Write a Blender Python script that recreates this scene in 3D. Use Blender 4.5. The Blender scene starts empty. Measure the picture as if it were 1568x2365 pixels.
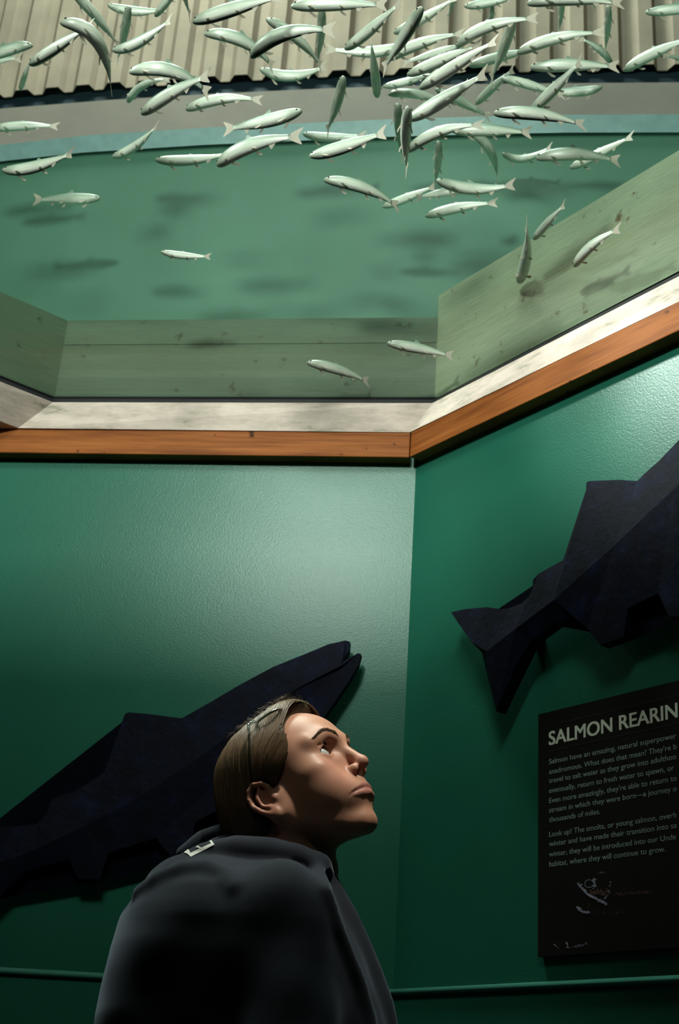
import bpy, bmesh, math, random
import numpy as np
from mathutils import Vector, Matrix

# ---------------------------------------------------------------- camera
SC = bpy.context.scene
COL = SC.collection
IW, IH = 1568.0, 2365.0
FPX = 3130.0
CAM = np.array([0.0, 0.0, 1.05])
PITCH, ROLL = math.radians(24.64), math.radians(3.96)
FWD = np.array([0, math.cos(PITCH), math.sin(PITCH)])
_rt = np.array([1.0, 0, 0]); _up = np.cross(_rt, FWD)
RT = _rt * math.cos(ROLL) + _up * math.sin(ROLL)
UP = -_rt * math.sin(ROLL) + _up * math.cos(ROLL)
cam_d = bpy.data.cameras.new('camera'); cam = bpy.data.objects.new('camera', cam_d); COL.objects.link(cam)
M = Matrix.Identity(4)
for i in range(3):
    M[i][0], M[i][1], M[i][2], M[i][3] = RT[i], UP[i], -FWD[i], CAM[i]
cam.matrix_world = M
cam_d.sensor_fit = 'VERTICAL'; cam_d.sensor_height = 36.0; cam_d.sensor_width = 24.0
cam_d.lens = FPX * 36.0 / IH
cam_d.clip_start = 0.02
cam_d.dof.use_dof = True; cam_d.dof.focus_distance = 1.92; cam_d.dof.aperture_fstop = 11.0
SC.camera = cam

# ---------------------------------------------------------------- world, lamps, exposure
SC.view_settings.view_transform = 'Standard'; SC.view_settings.look = 'None'
SC.view_settings.gamma = 1.0; SC.view_settings.exposure = 0.0; SC.view_settings.use_curve_mapping = False
W = bpy.data.worlds.new('world'); SC.world = W; W.use_nodes = True
W.node_tree.nodes['Background'].inputs[0].default_value = (1.0, 0.80, 0.30, 1)
W.node_tree.nodes['Background'].inputs[1].default_value = 0.05

def aim(o, tgt):
    d = Vector(tgt) - o.location
    o.rotation_euler = d.to_track_quat('-Z', 'Y').to_euler()
def area(name, loc, tgt, power, sx, sy, color):
    l = bpy.data.lights.new(name, 'AREA'); l.shape = 'RECTANGLE'; l.size = sx; l.size_y = sy
    l.energy = power; l.color = color
    o = bpy.data.objects.new(name, l); COL.objects.link(o); o.location = loc; aim(o, tgt); return o
def spot(name, loc, tgt, power, ang, blend, rad, color):
    l = bpy.data.lights.new(name, 'SPOT'); l.energy = power; l.spot_size = math.radians(ang); l.spot_blend = blend
    l.shadow_soft_size = rad; l.color = color
    o = bpy.data.objects.new(name, l); COL.objects.link(o); o.location = loc; aim(o, tgt); return o
area('skylight', (-1.0, 3.05, 6.8), (0.0, 2.4, 2.8), 270, 2.6, 0.7, (1.0, 0.96, 0.88))
area('skylight_center', (-0.1, 2.0, 6.6), (-0.05, 2.0, 2.0), 55, 0.7, 0.6, (0.96, 1.0, 0.98))
area('front_fill', (-1.0, -1.45, 3.48), (0.05, 2.4, 2.35), 112, 0.34, 0.28, (0.97, 1.0, 0.93))  # added unseen fill lamp for ledge, trim and upper walls
spot('left_wall_fill', (-0.9, -0.7, 3.62), (0.02, 2.45, 2.10), 120, 13, 1.0, 0.16, (0.95, 1.0, 0.95))  # added unseen lamp, makes the bright patch on the left-hand wall
spot('right_wall_fill', (-1.2, 1.85, 3.52), (0.53, 1.96, 2.20), 290, 16, 1.0, 0.12, (0.95, 1.0, 0.95))  # added unseen lamp, brightens the top of the right wall
spot('fish_fill', (-0.7, -1.15, 5.2), (-0.2, 1.95, 3.2), 620, 34, 0.9, 0.8, (1.0, 0.98, 0.90))  # added unseen lamp, lights the fish flanks that face the camera
spot('face_fill', (0.46, 0.88, 4.75), (0.0, 1.86, 1.49), 600, 8.5, 1.0, 0.07, (1.0, 0.92, 0.82))  # added unseen lamp for the face alone

# ---------------------------------------------------------------- helpers
def ray(x, y): return FWD + RT * (x - IW / 2) / FPX - UP * (y - IH / 2) / FPX
def onz(x, y, z): d = ray(x, y); return CAM + d * (z - CAM[2]) / d[2]
def onplane(x, y, p0, n): d = ray(x, y); return CAM + d * (np.dot(np.asarray(p0) - CAM, n) / np.dot(d, n))
def proj(p):
    v = np.asarray(p) - CAM; w = v @ FWD
    return IW / 2 + FPX * (v @ RT) / w, IH / 2 - FPX * (v @ UP) / w

def tag(o, label=None, cat=None, group=None, kind=None):
    if label: o['label'] = label
    if cat: o['category'] = cat
    if group: o['group'] = group
    if kind: o['kind'] = kind
    return o
def empty(name, loc=(0, 0, 0)):
    o = bpy.data.objects.new(name, None); COL.objects.link(o); o.location = loc
    o.empty_display_size = 0.05; return o
def obj(name, verts, faces, mat, parent=None, smooth=False, loc=None):
    """one mesh object; verts are world coordinates, stored relative to the parent / own origin"""
    me = bpy.data.meshes.new(name)
    v = np.asarray(verts, dtype=float).reshape(-1, 3)
    org = np.zeros(3)
    if parent is not None: org = WPOS[parent.name]
    elif loc is not None: org = np.asarray(loc, float)
    me.from_pydata((v - org).tolist(), [], [tuple(int(i) for i in f) for f in faces]); me.update()
    if smooth:
        for p in me.polygons: p.use_smooth = True
    if mat is not None: me.materials.append(mat)
    o = bpy.data.objects.new(name, me); COL.objects.link(o)
    if parent is not None: o.parent = parent
    else: o.location = org
    WPOS[o.name] = org
    return o
WPOS = {}
def thing(name, loc, label, cat, group=None):
    o = empty(name, loc); WPOS[o.name] = np.asarray(loc, float); return tag(o, label, cat, group)
def fixn(o, fn=None):
    bm = bmesh.new(); bm.from_mesh(o.data); bmesh.ops.remove_doubles(bm, verts=bm.verts, dist=1e-6)
    bmesh.ops.recalc_face_normals(bm, faces=bm.faces)
    if fn: fn(bm)
    bm.to_mesh(o.data); bm.free(); return o
def bevel(o, w=0.003, seg=2):
    m = o.modifiers.new('bevel', 'BEVEL'); m.width = w; m.segments = seg; m.limit_method = 'ANGLE'; return o
class MB:
    def __init__(s): s.v = []; s.f = []
    def add(s, v, f):
        n = len(s.v); s.v += [tuple(map(float, p)) for p in v]; s.f += [tuple(i + n for i in q) for q in f]; return s
    def prism(s, poly_lo, poly_hi):
        n = len(poly_lo)
        f = [tuple(range(n - 1, -1, -1)), tuple(range(n, 2 * n))] + [(i, (i + 1) % n, n + (i + 1) % n, n + i) for i in range(n)]
        return s.add(list(poly_lo) + list(poly_hi), f)
    def box(s, lo, hi):
        x0, y0, z0 = lo; x1, y1, z1 = hi
        return s.prism([(x0, y0, z0), (x1, y0, z0), (x1, y1, z0), (x0, y1, z0)], [(x0, y0, z1), (x1, y0, z1), (x1, y1, z1), (x0, y1, z1)])
    def tube(s, pts, r, n=8, cap=True):
        P = np.asarray(pts, float); R = np.broadcast_to(np.asarray(r, float), (len(P),))
        T = np.gradient(P, axis=0); T /= np.linalg.norm(T, axis=1)[:, None] + 1e-12
        a = np.array([0, 0, 1.0]) if abs(T[0][2]) < 0.9 else np.array([1.0, 0, 0])
        vs = []
        for p, t, rr in zip(P, T, R):
            a = a - t * (a @ t); a /= np.linalg.norm(a); b = np.cross(t, a)
            for k in range(n):
                an = 2 * math.pi * k / n; vs.append(p + rr * (a * math.cos(an) + b * math.sin(an)))
        fs = [(i * n + k, i * n + (k + 1) % n, (i + 1) * n + (k + 1) % n, (i + 1) * n + k) for i in range(len(P) - 1) for k in range(n)]
        if cap: fs += [tuple(range(n - 1, -1, -1)), tuple((len(P) - 1) * n + k for k in range(n))]
        return s.add(vs, fs)
    def build(s, name, mat, parent=None, smooth=False, loc=None): return fixn(obj(name, s.v, s.f, mat, parent, smooth, loc))

# ---------------------------------------------------------------- materials
def srgb(r, g, b):
    f = lambda c: (c / 255 / 12.92) if c / 255 <= 0.04045 else ((c / 255 + 0.055) / 1.055) ** 2.4
    return (f(r), f(g), f(b), 1)
class Mat:
    def __init__(s, name):
        s.m = bpy.data.materials.new(name); s.m.use_nodes = True; s.t = s.m.node_tree; s.n = s.t.nodes; s.l = s.t.links
        s.b = s.n['Principled BSDF']; s.out = s.n['Material Output']
    def node(s, typ, **kw):
        n = s.n.new(typ)
        for k, v in kw.items():
            if hasattr(n, k): setattr(n, k, v)
            else: n.inputs[k.replace('_', ' ')].default_value = v
        return n
    def link(s, a, b): s.l.new(a, b); return s
    def coord(s, scale=(1, 1, 1), rot=(0, 0, 0), kind='Object'):
        c = s.n.new('ShaderNodeTexCoord'); mp = s.n.new('ShaderNodeMapping'); s.l.new(c.outputs[kind], mp.inputs[0])
        mp.inputs['Scale'].default_value = scale; mp.inputs['Rotation'].default_value = rot; return mp.outputs[0]
    def noise(s, vec, scale, detail=4, rough=0.55):
        n = s.n.new('ShaderNodeTexNoise'); n.inputs['Scale'].default_value = scale; n.inputs['Detail'].default_value = detail
        n.inputs['Roughness'].default_value = rough; s.l.new(vec, n.inputs['Vector']); return n.outputs['Fac']
    def ramp(s, fac, stops):
        r = s.n.new('ShaderNodeValToRGB'); e = r.color_ramp.elements
        while len(e) < len(stops): e.new(0.5)
        for el, (p, c) in zip(e, stops): el.position = p; el.color = c
        s.l.new(fac, r.inputs[0]); return r.outputs[0]
    def mix(s, fac, a, b, mode='MIX'):
        m = s.n.new('ShaderNodeMixRGB'); m.blend_type = mode
        for v, i in ((fac, 0), (a, 1), (b, 2)):
            if isinstance(v, (int, float)): m.inputs[i].default_value = v
            elif isinstance(v, tuple): m.inputs[i].default_value = v
            else: s.l.new(v, m.inputs[i])
        return m.outputs[0]
    def bump(s, h, strength=0.2, dist=0.01):
        b = s.n.new('ShaderNodeBump'); b.inputs['Strength'].default_value = strength; b.inputs['Distance'].default_value = dist
        s.l.new(h, b.inputs['Height']); s.l.new(b.outputs[0], s.b.inputs['Normal']); return s
    def set(s, color=None, rough=None, spec=None, metal=None, **kw):
        if color is not None:
            if isinstance(color, tuple): s.b.inputs['Base Color'].default_value = color
            else: s.l.new(color, s.b.inputs['Base Color'])
        if rough is not None: s.b.inputs['Roughness'].default_value = rough
        if spec is not None: s.b.inputs['Specular IOR Level'].default_value = spec
        if metal is not None: s.b.inputs['Metallic'].default_value = metal
        for k, v in kw.items(): s.b.inputs[k].default_value = v
        return s
def simple(name, col, rough=0.6, spec=0.3, var=0.12, nscale=30, bump=0.0, bscale=200, bdist=0.002, **kw):
    m = Mat(name); v = m.coord()
    dark = tuple(c * (1 - var) for c in col[:3]) + (1,); lite = tuple(min(1, c * (1 + var)) for c in col[:3]) + (1,)
    m.set(m.ramp(m.noise(v, nscale), [(0.3, dark), (0.7, lite)]), rough, spec, **kw)
    if bump: m.bump(m.noise(v, bscale, 3), bump, bdist)
    return m.m

def wall_paint():
    m = Mat('green_wall_paint'); v = m.coord()
    m.set(m.ramp(m.noise(v, 3, 5), [(0.3, (0.017, 0.135, 0.088, 1)), (0.7, (0.021, 0.158, 0.105, 1))]), 0.31, 0.28)
    m.bump(m.noise(v, 280, 3, 0.6), 0.36, 0.0009); return m.m
def wood(name, c1, c2, c3):
    m = Mat(name); v = m.coord((1.5, 1.5, 30))
    base = m.ramp(m.noise(v, 3.0, 6, 0.6), [(0.3, c1), (0.55, c2), (0.75, c3)])
    k = m.noise(m.coord(), 34, 2, 0.4)
    col = m.mix(m.ramp(k, [(0.70, (0, 0, 0, 1)), (0.76, (1, 1, 1, 1))]), base, tuple(x * 0.35 for x in c1[:3]) + (1,))
    m.set(col, 0.6, 0.15); m.bump(m.noise(v, 6, 4), 0.15, 0.002); return m.m
def weathered_white():
    m = Mat('chalky_white_paint'); v = m.coord((1, 1, 3.5))
    a = m.ramp(m.noise(v, 9, 8, 0.7), [(0.33, srgb(150, 144, 128)), (0.43, srgb(206, 190, 178)), (0.6, srgb(232, 212, 202))])
    m.set(a, 0.75, 0.2); m.bump(m.noise(v, 40, 5), 0.25, 0.003); return m.m
def algae_board(name, base, dark):
    m = Mat(name); v = m.coord((1, 1, 1)); v2 = m.coord((1, 1, 5))
    a = m.ramp(m.noise(v2, 5, 6, 0.65), [(0.3, tuple(c * 0.8 for c in base[:3]) + (1,)), (0.65, base)])
    k = m.ramp(m.noise(v, 22, 4, 0.6), [(0.64, (0, 0, 0, 1)), (0.72, (1, 1, 1, 1))])
    m.set(m.mix(k, a, dark), 0.6, 0.2); m.bump(m.noise(v2, 30, 4), 0.2, 0.003); return m.m
def tank_paint():
    m = Mat('green_tank_paint'); v = m.coord((1, 1, 1))
    m.set(m.ramp(m.noise(v, 2.4, 4, 0.5), [(0.3, srgb(62, 103, 83)), (0.7, srgb(74, 118, 97))]), 0.55, 0.25); return m.m
def clear(name, tint, gloss):
    m = Mat(name); tr = m.n.new('ShaderNodeBsdfTransparent'); gl = m.n.new('ShaderNodeBsdfGlossy'); mx = m.n.new('ShaderNodeMixShader')
    tr.inputs[0].default_value = tint; gl.inputs['Roughness'].default_value = 0.04; mx.inputs[0].default_value = gloss
    m.link(tr.outputs[0], mx.inputs[1]); m.link(gl.outputs[0], mx.inputs[2]); m.link(mx.outputs[0], m.out.inputs[0]); m.n.remove(m.b); return m
MT = dict(
    wall=wall_paint(),
    trim=wood('orange_stained_wood', srgb(118, 62, 24), srgb(160, 92, 42), srgb(176, 106, 52)),
    ledge=weathered_white(),
    gasket=simple('black_rubber', srgb(12, 12, 14), 0.65, 0.12),
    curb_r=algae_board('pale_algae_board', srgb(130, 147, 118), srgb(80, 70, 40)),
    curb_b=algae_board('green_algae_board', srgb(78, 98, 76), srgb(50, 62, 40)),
    tank=tank_paint(),
    rim=simple('pale_blue_rim_highlight', srgb(112, 142, 140), 0.35, 0.5),
    stem=simple('grey_concrete', srgb(120, 112, 105), 0.85, 0.2, 0.08, 6, 0.3, 60),
    siding=simple('dusty_beige_siding', srgb(144, 130, 116), 0.8, 0.1, 0.16, 5, 0.2, 50),
    gap_shade=simple('dark_blue_gap_shade', srgb(38, 54, 66), 0.6, 0.3),
    ceil=simple('dark_ceiling_paint', srgb(40, 44, 36), 0.8, 0.2),
    floor=simple('dark_floor', srgb(46, 44, 38), 0.7, 0.3),
    carve=None, sign=simple('black_sign_panel', srgb(26, 22, 18), 0.55, 0.25, 0.05),
    ink=simple('pale_title_ink', srgb(240, 244, 232), 0.7, 0.2, 0.03),
    ink2=simple('grey_text_ink', srgb(158, 178, 182), 0.7, 0.2, 0.03),
)
def carve_mat():
    m = Mat('navy_stained_wood'); v = m.coord((1, 1, 1))
    a = m.ramp(m.noise(v, 24, 5, 0.65), [(0.3, (0.002, 0.0025, 0.006, 1)), (0.55, (0.0035, 0.005, 0.017, 1)), (0.72, (0.007, 0.012, 0.042, 1))])
    m.set(a, 0.7, 0.12); m.bump(m.noise(v, 60, 5), 0.4, 0.003); return m.m
MT['carve'] = carve_mat()
_p = clear('clear_acrylic', (0.97, 1.0, 0.985, 1), 0.03); MT['pane'] = _p.m
_w = clear('tank_water', (1, 1, 1, 1), 0.0)
_va = _w.n.new('ShaderNodeVolumeAbsorption'); _va.inputs['Color'].default_value = (0.45, 0.95, 0.84, 1); _va.inputs['Density'].default_value = 0.07
_w.link(_va.outputs[0], _w.out.inputs['Volume']); MT['water'] = _w.m

# ---------------------------------------------------------------- the room
ZT0, ZT1 = 2.30, 2.356                       # wooden trim, bottom and top
YAW = math.radians(-7.24)
DL = np.array([math.cos(YAW), math.sin(YAW), 0])                                   # along the left-hand wall, to the right
NL = np.array([math.sin(YAW), -math.cos(YAW), 0])                                  # out of that wall, into the room
DR = np.array([math.cos(YAW - math.pi / 4), math.sin(YAW - math.pi / 4), 0])
NR = np.array([math.sin(YAW - math.pi / 4), -math.cos(YAW - math.pi / 4), 0])
C0 = onz(945, 1056, ZT0); C0[2] = 0           # corner of the trim faces
TH = 0.03
bis = (NL + NR); bis /= (bis @ NL)            # moves both planes by 1
CW = C0 - bis * TH                            # corner of the wall planes
zz = np.array([0, 0, 1.0])
def slab(name, p, d, n, l0, l1, z0, z1, thick, mat, kind='structure', parent=None):
    """vertical board: front plane through p along d, thickness going away from n"""
    q = [p + d * l0 - n * thick, p + d * l1 - n * thick, p + d * l1, p + d * l0]
    o = MB().prism([a + zz * z0 for a in q], [a + zz * z1 for a in q]).build(name, mat, parent)
    if kind and parent is None: tag(o, kind=kind)
    return o
slab('wall_back', CW, DL, NL, -3.0, 0.0, 0, ZT1, 0.12, MT['wall'])
slab('wall_right', CW, DR, NR, 0.0, 2.6, 0, ZT1, 0.12, MT['wall'])
pl_ = CW - DL * 3.0; pr_ = CW + DR * 2.6
wl = MB().box((pl_[0] - 0.12, -1.6, 0), (pl_[0], pl_[1] + 0.1, ZT1)).build('wall_left', MT['wall']); tag(wl, kind='structure')
wr = MB().box((pr_[0] + 0.0, -1.6, 0), (pr_[0] + 0.12, pr_[1] + 0.05, ZT1)).build('wall_right_front', MT['wall']); tag(wr, kind='structure')
wf = MB().box((pl_[0] - 0.12, -1.72, 0), (pr_[0] + 0.12, -1.6, ZT1)).build('wall_front', MT['wall']); tag(wf, kind='structure')
fl = MB().box((pl_[0] - 0.2, -1.8, -0.1), (pr_[0] + 0.3, 2.95, 0)).build('floor', MT['floor']); tag(fl, kind='structure')
# wooden trim boards under the tank ledge: butt joint, the left board's end grain shows
slab('trim_1', C0, DL, NL, -3.0, 0.0, ZT0, ZT1, TH, MT['trim'])
slab('trim_2', C0 + DR * 0.001, DR, NR, 0.0, 2.6, ZT0, ZT1, TH, MT['trim'])
for nm in ('trim_1', 'trim_2'): bevel(bpy.data.objects[nm], 0.002, 2)
# narrow chair rail
ZR = 1.278
rb = CW + bis * 0.012
MT['rail'] = simple('glossy_teal_rail', srgb(84, 160, 142), 0.3, 0.5, 0.05)
for nm_, d_, l0_, l1_ in (('trim_3', DL, -3.0, 0.0), ('trim_4', DR, 0.0, 2.6)):
    cr_ = CW + bis * 0.004 + zz * ZR
    tag(MB().tube([cr_ + d_ * l0_, cr_ + d_ * (l0_ * 0.5 + l1_ * 0.5), cr_ + d_ * l1_], 0.0055, 14).build(nm_, MT['rail'], None, True), kind='structure')

# octagonal opening
def octagon(a, b):
    """regular octagon whose edge b->a is given, turning toward the camera; a is the right end"""
    a = np.array(a[:2]); b = np.array(b[:2]); pts = [b, a]; d = a - b
    for k in range(6):
        c, s = math.cos(-math.pi / 4), math.sin(-math.pi / 4)
        d = np.array([c * d[0] - s * d[1], s * d[0] + c * d[1]]); pts.append(pts[-1] + d)
    return np.array(pts)
ZG0, ZG1 = 2.418, 2.428                        # gasket
ZP0, ZP1 = 2.428, 2.448                        # acrylic pane
low = octagon(onz(946, 999, ZT1), onz(42, 989, ZT1))
upp = octagon(onz(998, 931, ZG0), onz(122, 929, ZG0))
cen = low.mean(0)
def ring(p, z): return [(q[0], q[1], z) for q in p]
def shell(mb, inner_lo, z0, inner_hi, z1, outer_lo, oz0, outer_hi, oz1):
    """closed ring-shaped solid with an octagonal hole"""
    n = 8; v = ring(inner_lo, z0) + ring(inner_hi, z1) + ring(outer_lo, oz0) + ring(outer_hi, oz1); f = []
    for i in range(n):
        j = (i + 1) % n
        f += [(i, j, n + j, n + i), (n + i, n + j, 3 * n + j, 3 * n + i), (3 * n + i, 3 * n + j, 2 * n + j, 2 * n + i), (2 * n + i, 2 * n + j, j, i)]
    return mb.add(v, f)
def grow(p, d):
    c = p.mean(0); r = np.linalg.norm(p - c, axis=1)[:, None]; return c + (p - c) * (1 + d / r)
big = cen + (low - cen) * 4.2
cb = MB(); shell(cb, grow(low, 0.02), ZT1 + 0.002, grow(low, 0.02), ZT1 + 0.05, big, ZT1 + 0.002, big, ZT1 + 0.05)
tag(cb.build('ceiling', MT['ceil']), kind='structure')

# ---------------------------------------------------------------- the overhead tank
tank = thing('fish_tank', (cen[0], cen[1], ZP0), 'large green overhead fish tank with octagonal clear floor above wooden trim', 'fish tank')
lb = MB(); shell(lb, low, ZT1 + 0.0005, upp, ZG0, grow(low, 0.1), ZT1 + 0.0005, grow(upp, 0.06), ZG0)
tag(lb.build('ledge', MT['ledge'], tank), label='chalky white painted ledge below the glass')
gb = MB(); shell(gb, grow(upp, 0.000), ZG0, grow(upp, 0.004), ZG1, grow(upp, 0.05), ZG0, grow(upp, 0.05), ZG1); gb.build('gasket', MT['gasket'], tank)
pb = MB(); pp = grow(upp, 0.03); pb.prism(ring(pp, ZP0), ring(pp, ZP1)); _po = pb.build('viewing_pane', MT['pane'], tank); _po.data.materials.append(MT['gasket'])
for _f in _po.data.polygons:                     # the sealed rim of the sheet
    if abs(_f.normal.z) < 0.5: _f.material_index = 1
# curb of boards standing on the pane's edge
kc = octagon(onz(1004, 921, ZP1), onz(126, 922, ZP1))
def zat(x, y, tx, ty):
    lo_, hi_ = 2.0, 6.0
    for _ in range(50):
        m_ = (lo_ + hi_) / 2
        if proj((x, y, m_))[1] > ty: lo_ = m_
        else: hi_ = m_
    return lo_
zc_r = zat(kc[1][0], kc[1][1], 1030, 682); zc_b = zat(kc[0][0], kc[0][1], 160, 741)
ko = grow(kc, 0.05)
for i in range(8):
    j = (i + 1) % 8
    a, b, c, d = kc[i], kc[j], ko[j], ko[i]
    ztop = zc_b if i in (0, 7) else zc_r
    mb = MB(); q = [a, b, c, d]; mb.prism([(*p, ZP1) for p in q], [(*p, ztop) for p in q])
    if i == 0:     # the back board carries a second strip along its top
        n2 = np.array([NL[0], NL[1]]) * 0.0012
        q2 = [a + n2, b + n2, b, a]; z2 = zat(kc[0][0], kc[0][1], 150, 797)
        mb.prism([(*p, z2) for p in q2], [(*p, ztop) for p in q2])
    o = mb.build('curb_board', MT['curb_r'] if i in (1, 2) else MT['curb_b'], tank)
# tank wall, measured along its rim
ZRIM = 3.50
rimpx = [(-500, 418), (-250, 380), (0, 344), (200, 322), (480, 304), (700, 294), (900, 285), (1100, 279), (1300, 275), (1568, 274), (1800, 276), (2100, 282)]
RIM = np.array([onz(x, y, ZRIM)[:2] for x, y in rimpx])
tw = MB(); n = len(RIM); RO = RIM + np.array([0, 0.06]); zf = zc_b - 0.06
v = [(*p, zf) for p in RIM] + [(*p, ZRIM) for p in RIM] + [(*p, ZRIM) for p in RO] + [(*p, zf) for p in RO]
tw.add(v, [(i, i + 1, n + i + 1, n + i) for i in range(n - 1)] + [(n + i, n + i + 1, 2 * n + i + 1, 2 * n + i) for i in range(n - 1)] + [(2 * n + i, 2 * n + i + 1, 3 * n + i + 1, 3 * n + i) for i in range(n - 1)])
x0, x1 = RIM[0][0], RIM[-1][0]
for (xa, xb, p) in ((x0 - 0.06, x0, RIM[0]), (x1, x1 + 0.06, RIM[-1])): tw.box((xa, -1.7, zf), (xb, p[1] + 0.06, ZRIM))
tw.box((x0 - 0.06, -1.76, zf), (x1 + 0.06, -1.7, ZRIM))
tw.build('tank_wall', MT['tank'], tank)
# tank floor around the curb
big2 = np.array([(x0, RIM[0][1]), (x1, RIM[-1][1]), (x1, 1.6), (x1, 0.9), (x1, -1.7), (x0, -1.7), (x0, 0.9), (x0, 1.6)])
fb = MB(); shell(fb, ko, zf, ko, zf + 0.05, big2, zf, big2, zf + 0.05); fb.build('tank_floor', MT['tank'], tank)
# lip just below the rim, pale blue stands in for its glossy highlight
lp = MB(); RI = RIM - np.array([0, 0.012]); zl = ZRIM - 0.055
v = [(*p, zl) for p in RI] + [(*p, ZRIM + 0.004) for p in RI] + [(*p, ZRIM + 0.004) for p in RIM] + [(*p, zl) for p in RIM]
lp.add(v, [(k * n + i, k * n + i + 1, ((k + 1) % 4) * n + i + 1, ((k + 1) % 4) * n + i) for k in range(4) for i in range(n - 1)])
tag(lp.build('rim_lip', MT['rim'], tank, smooth=False), label='lip around the top of the tank, pale blue as its glossy highlight')
# water
ZW = 3.42
wv = [(*p, ZW) for p in RIM - np.array([0, 0.002])] + [(x1 - 0.002, -1.69, ZW), (x0 + 0.002, -1.69, ZW)]
wb = MB(); wb.prism([(a, b, zf + 0.051) for a, b, _ in wv], wv)
ki = grow(kc, -0.002); wb.prism(ring(ki, ZP1 + 0.001), ring(ki, zf + 0.0505))
obj('water', wb.v, wb.f, MT['water'], tank)

# ---------------------------------------------------------------- building behind the tank
ZS = 4.65
spx = [(-500, 330), (-250, 290), (0, 251), (250, 231), (500, 216), (780, 203), (1100, 194), (1568, 190), (1900, 190), (2200, 192)]
SP = np.array([onz(x, y, ZS)[:2] for x, y in spx])
def wallstrip(name, P, z0, z1, th, mat):
    n = len(P); Q = P + np.array([0, th]); mb = MB()
    v = [(*p, z0) for p in P] + [(*p, z1) for p in P] + [(*p, z1) for p in Q] + [(*p, z0) for p in Q]
    mb.add(v, [(k * n + i, k * n + i + 1, ((k + 1) % 4) * n + i + 1, ((k + 1) % 4) * n + i) for k in range(4) for i in range(n - 1)] + [(0, n, 2 * n, 3 * n), (n - 1, 2 * n - 1, 3 * n - 1, 4 * n - 1)])
    return tag(mb.build(name, mat), kind='structure')
wallstrip('wall_outer', SP, 2.6, ZS, 0.2, MT['stem'])
wallstrip('gap_shade_strip', SP + np.array([0, 0.05]), ZS, ZS + 0.2, 0.1, MT['gap_shade'])  # dark strip stands in for the shadow gap under the siding
# ribbed siding
def siding():
    d = np.r_[0, np.cumsum(np.linalg.norm(np.diff(SP, axis=0), axis=1))]
    prof = [(0, 0), (0.14, 0), (0.30, 0.034), (0.70, 0.034), (0.86, 0), (1, 0)]; per = 0.128
    pts = []
    for k in range(int(d[-1] / per)):
        for u, h in prof[:-1]:
            s = (k + u) * per; pts.append((np.interp(s, d, SP[:, 0]), np.interp(s, d, SP[:, 1]) + 0.03 - h + 0.0))
    P = np.array(pts); n = len(P); z0, z1 = ZS + 0.085, 7.2
    Q = P + np.array([0, 0.004])
    v = [(*p, z0) for p in P] + [(*p, z1) for p in P] + [(*p, z1) for p in Q] + [(*p, z0) for p in Q]
    f = [(k * n + i, k * n + i + 1, ((k + 1) % 4) * n + i + 1, ((k + 1) % 4) * n + i) for k in range(4) for i in range(n - 1)]
    tag(fixn(obj('wall_siding', v, f, MT['siding'])), kind='structure')
siding()

# ---------------------------------------------------------------- carved wooden salmon on the walls
def carved(name, up, lo, ridge, p0, n, d, gap, thick, rise, label):
    """outline in photo pixels, carried onto the plane standing `gap` off the wall; ridge line raised"""
    P = np.asarray(p0) + n * (gap + thick)
    f3 = lambda px: onplane(px[0], px[1], P, n)
    U = [f3(p) for p in up]; L = [f3(p) for p in lo]; Rg = [f3(p) + n * rise for p in ridge]
    t = thing(name, (np.mean(U, 0) - n * (gap + thick)), label, 'wall sculpture')
    bm = bmesh.new()
    fu = [bm.verts.new(p) for p in U]; fl_ = [bm.verts.new(p) for p in L]; fr = [bm.verts.new(p) for p in Rg]
    # U runs tail->head along the back, L head->tail along the belly, ridge tail->head
    bm.faces.new(fu + list(reversed(fr))); bm.faces.new(fr + fl_)
    edge = fu + fl_
    # tail and head gaps between U, ridge and L are closed by the two faces sharing the ridge ends
    back = [bm.verts.new(Vector(v.co) - Vector(n * thick)) for v in edge]
    m = len(edge)
    loop = fu + [fr[-1]] + fl_ + [fr[0]]
    bback = [bm.verts.new(Vector(v.co) - Vector(n * (thick + (rise if v in (fr[0], fr[-1]) else 0)))) for v in loop]
    for v in back: bm.verts.remove(v)
    for i in range(len(loop)):
        j = (i + 1) % len(loop); bm.faces.new((loop[i], bback[i], bback[j], loop[j]))
    bm.faces.new(list(reversed(bback)))
    bmesh.ops.triangulate(bm, faces=[f for f in bm.faces if len(f.verts) > 4])
    bmesh.ops.recalc_face_normals(bm, faces=bm.faces)
    me = bpy.data.meshes.new('carved_body')
    org = WPOS[t.name]
    for v in bm.verts: v.co -= Vector(org)
    bm.to_mesh(me); bm.free(); me.materials.append(MT['carve'])
    o = bpy.data.objects.new('carved_body', me); COL.objects.link(o); o.parent = t; WPOS[o.name] = org
    # two standoff pegs hold it to the wall
    for s in (0.3, 0.7):
        c = f3(ridge[int(len(ridge) * s)]) - n * thick
        MB().tube([c + n * 0.002, c - n * gap], 0.012, 10).build('standoff_peg', MT['gasket'], t)
    return t
L_up = [(-60, 1925), (-20, 1908), (40, 1909), (86, 1903), (109, 1878), (119, 1848), (138, 1837), (172, 1829), (218, 1800), (253, 1777), (270, 1751), (281, 1690), (288, 1650), (296, 1645), (344, 1649), (419, 1659), (494, 1617), (551, 1583), (631, 1540), (718, 1505), (758, 1488), (798, 1479), (808, 1482), (806, 1502), (799, 1515)]
L_lo = [(811, 1521), (827, 1508), (834, 1511), (827, 1536), (804, 1576), (763, 1636), (735, 1675), (700, 1710), (690, 1790), (640, 1760), (560, 1838), (450, 1900), (440, 1970), (400, 1985), (360, 1935), (250, 1970), (230, 2030), (180, 2030), (160, 1985), (60, 2010), (0, 2070), (-80, 2120)]
L_rg = [(-40, 2010), (80, 1965), (200, 1908), (330, 1838), (470, 1745), (600, 1650), (700, 1585), (788, 1540)]
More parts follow.
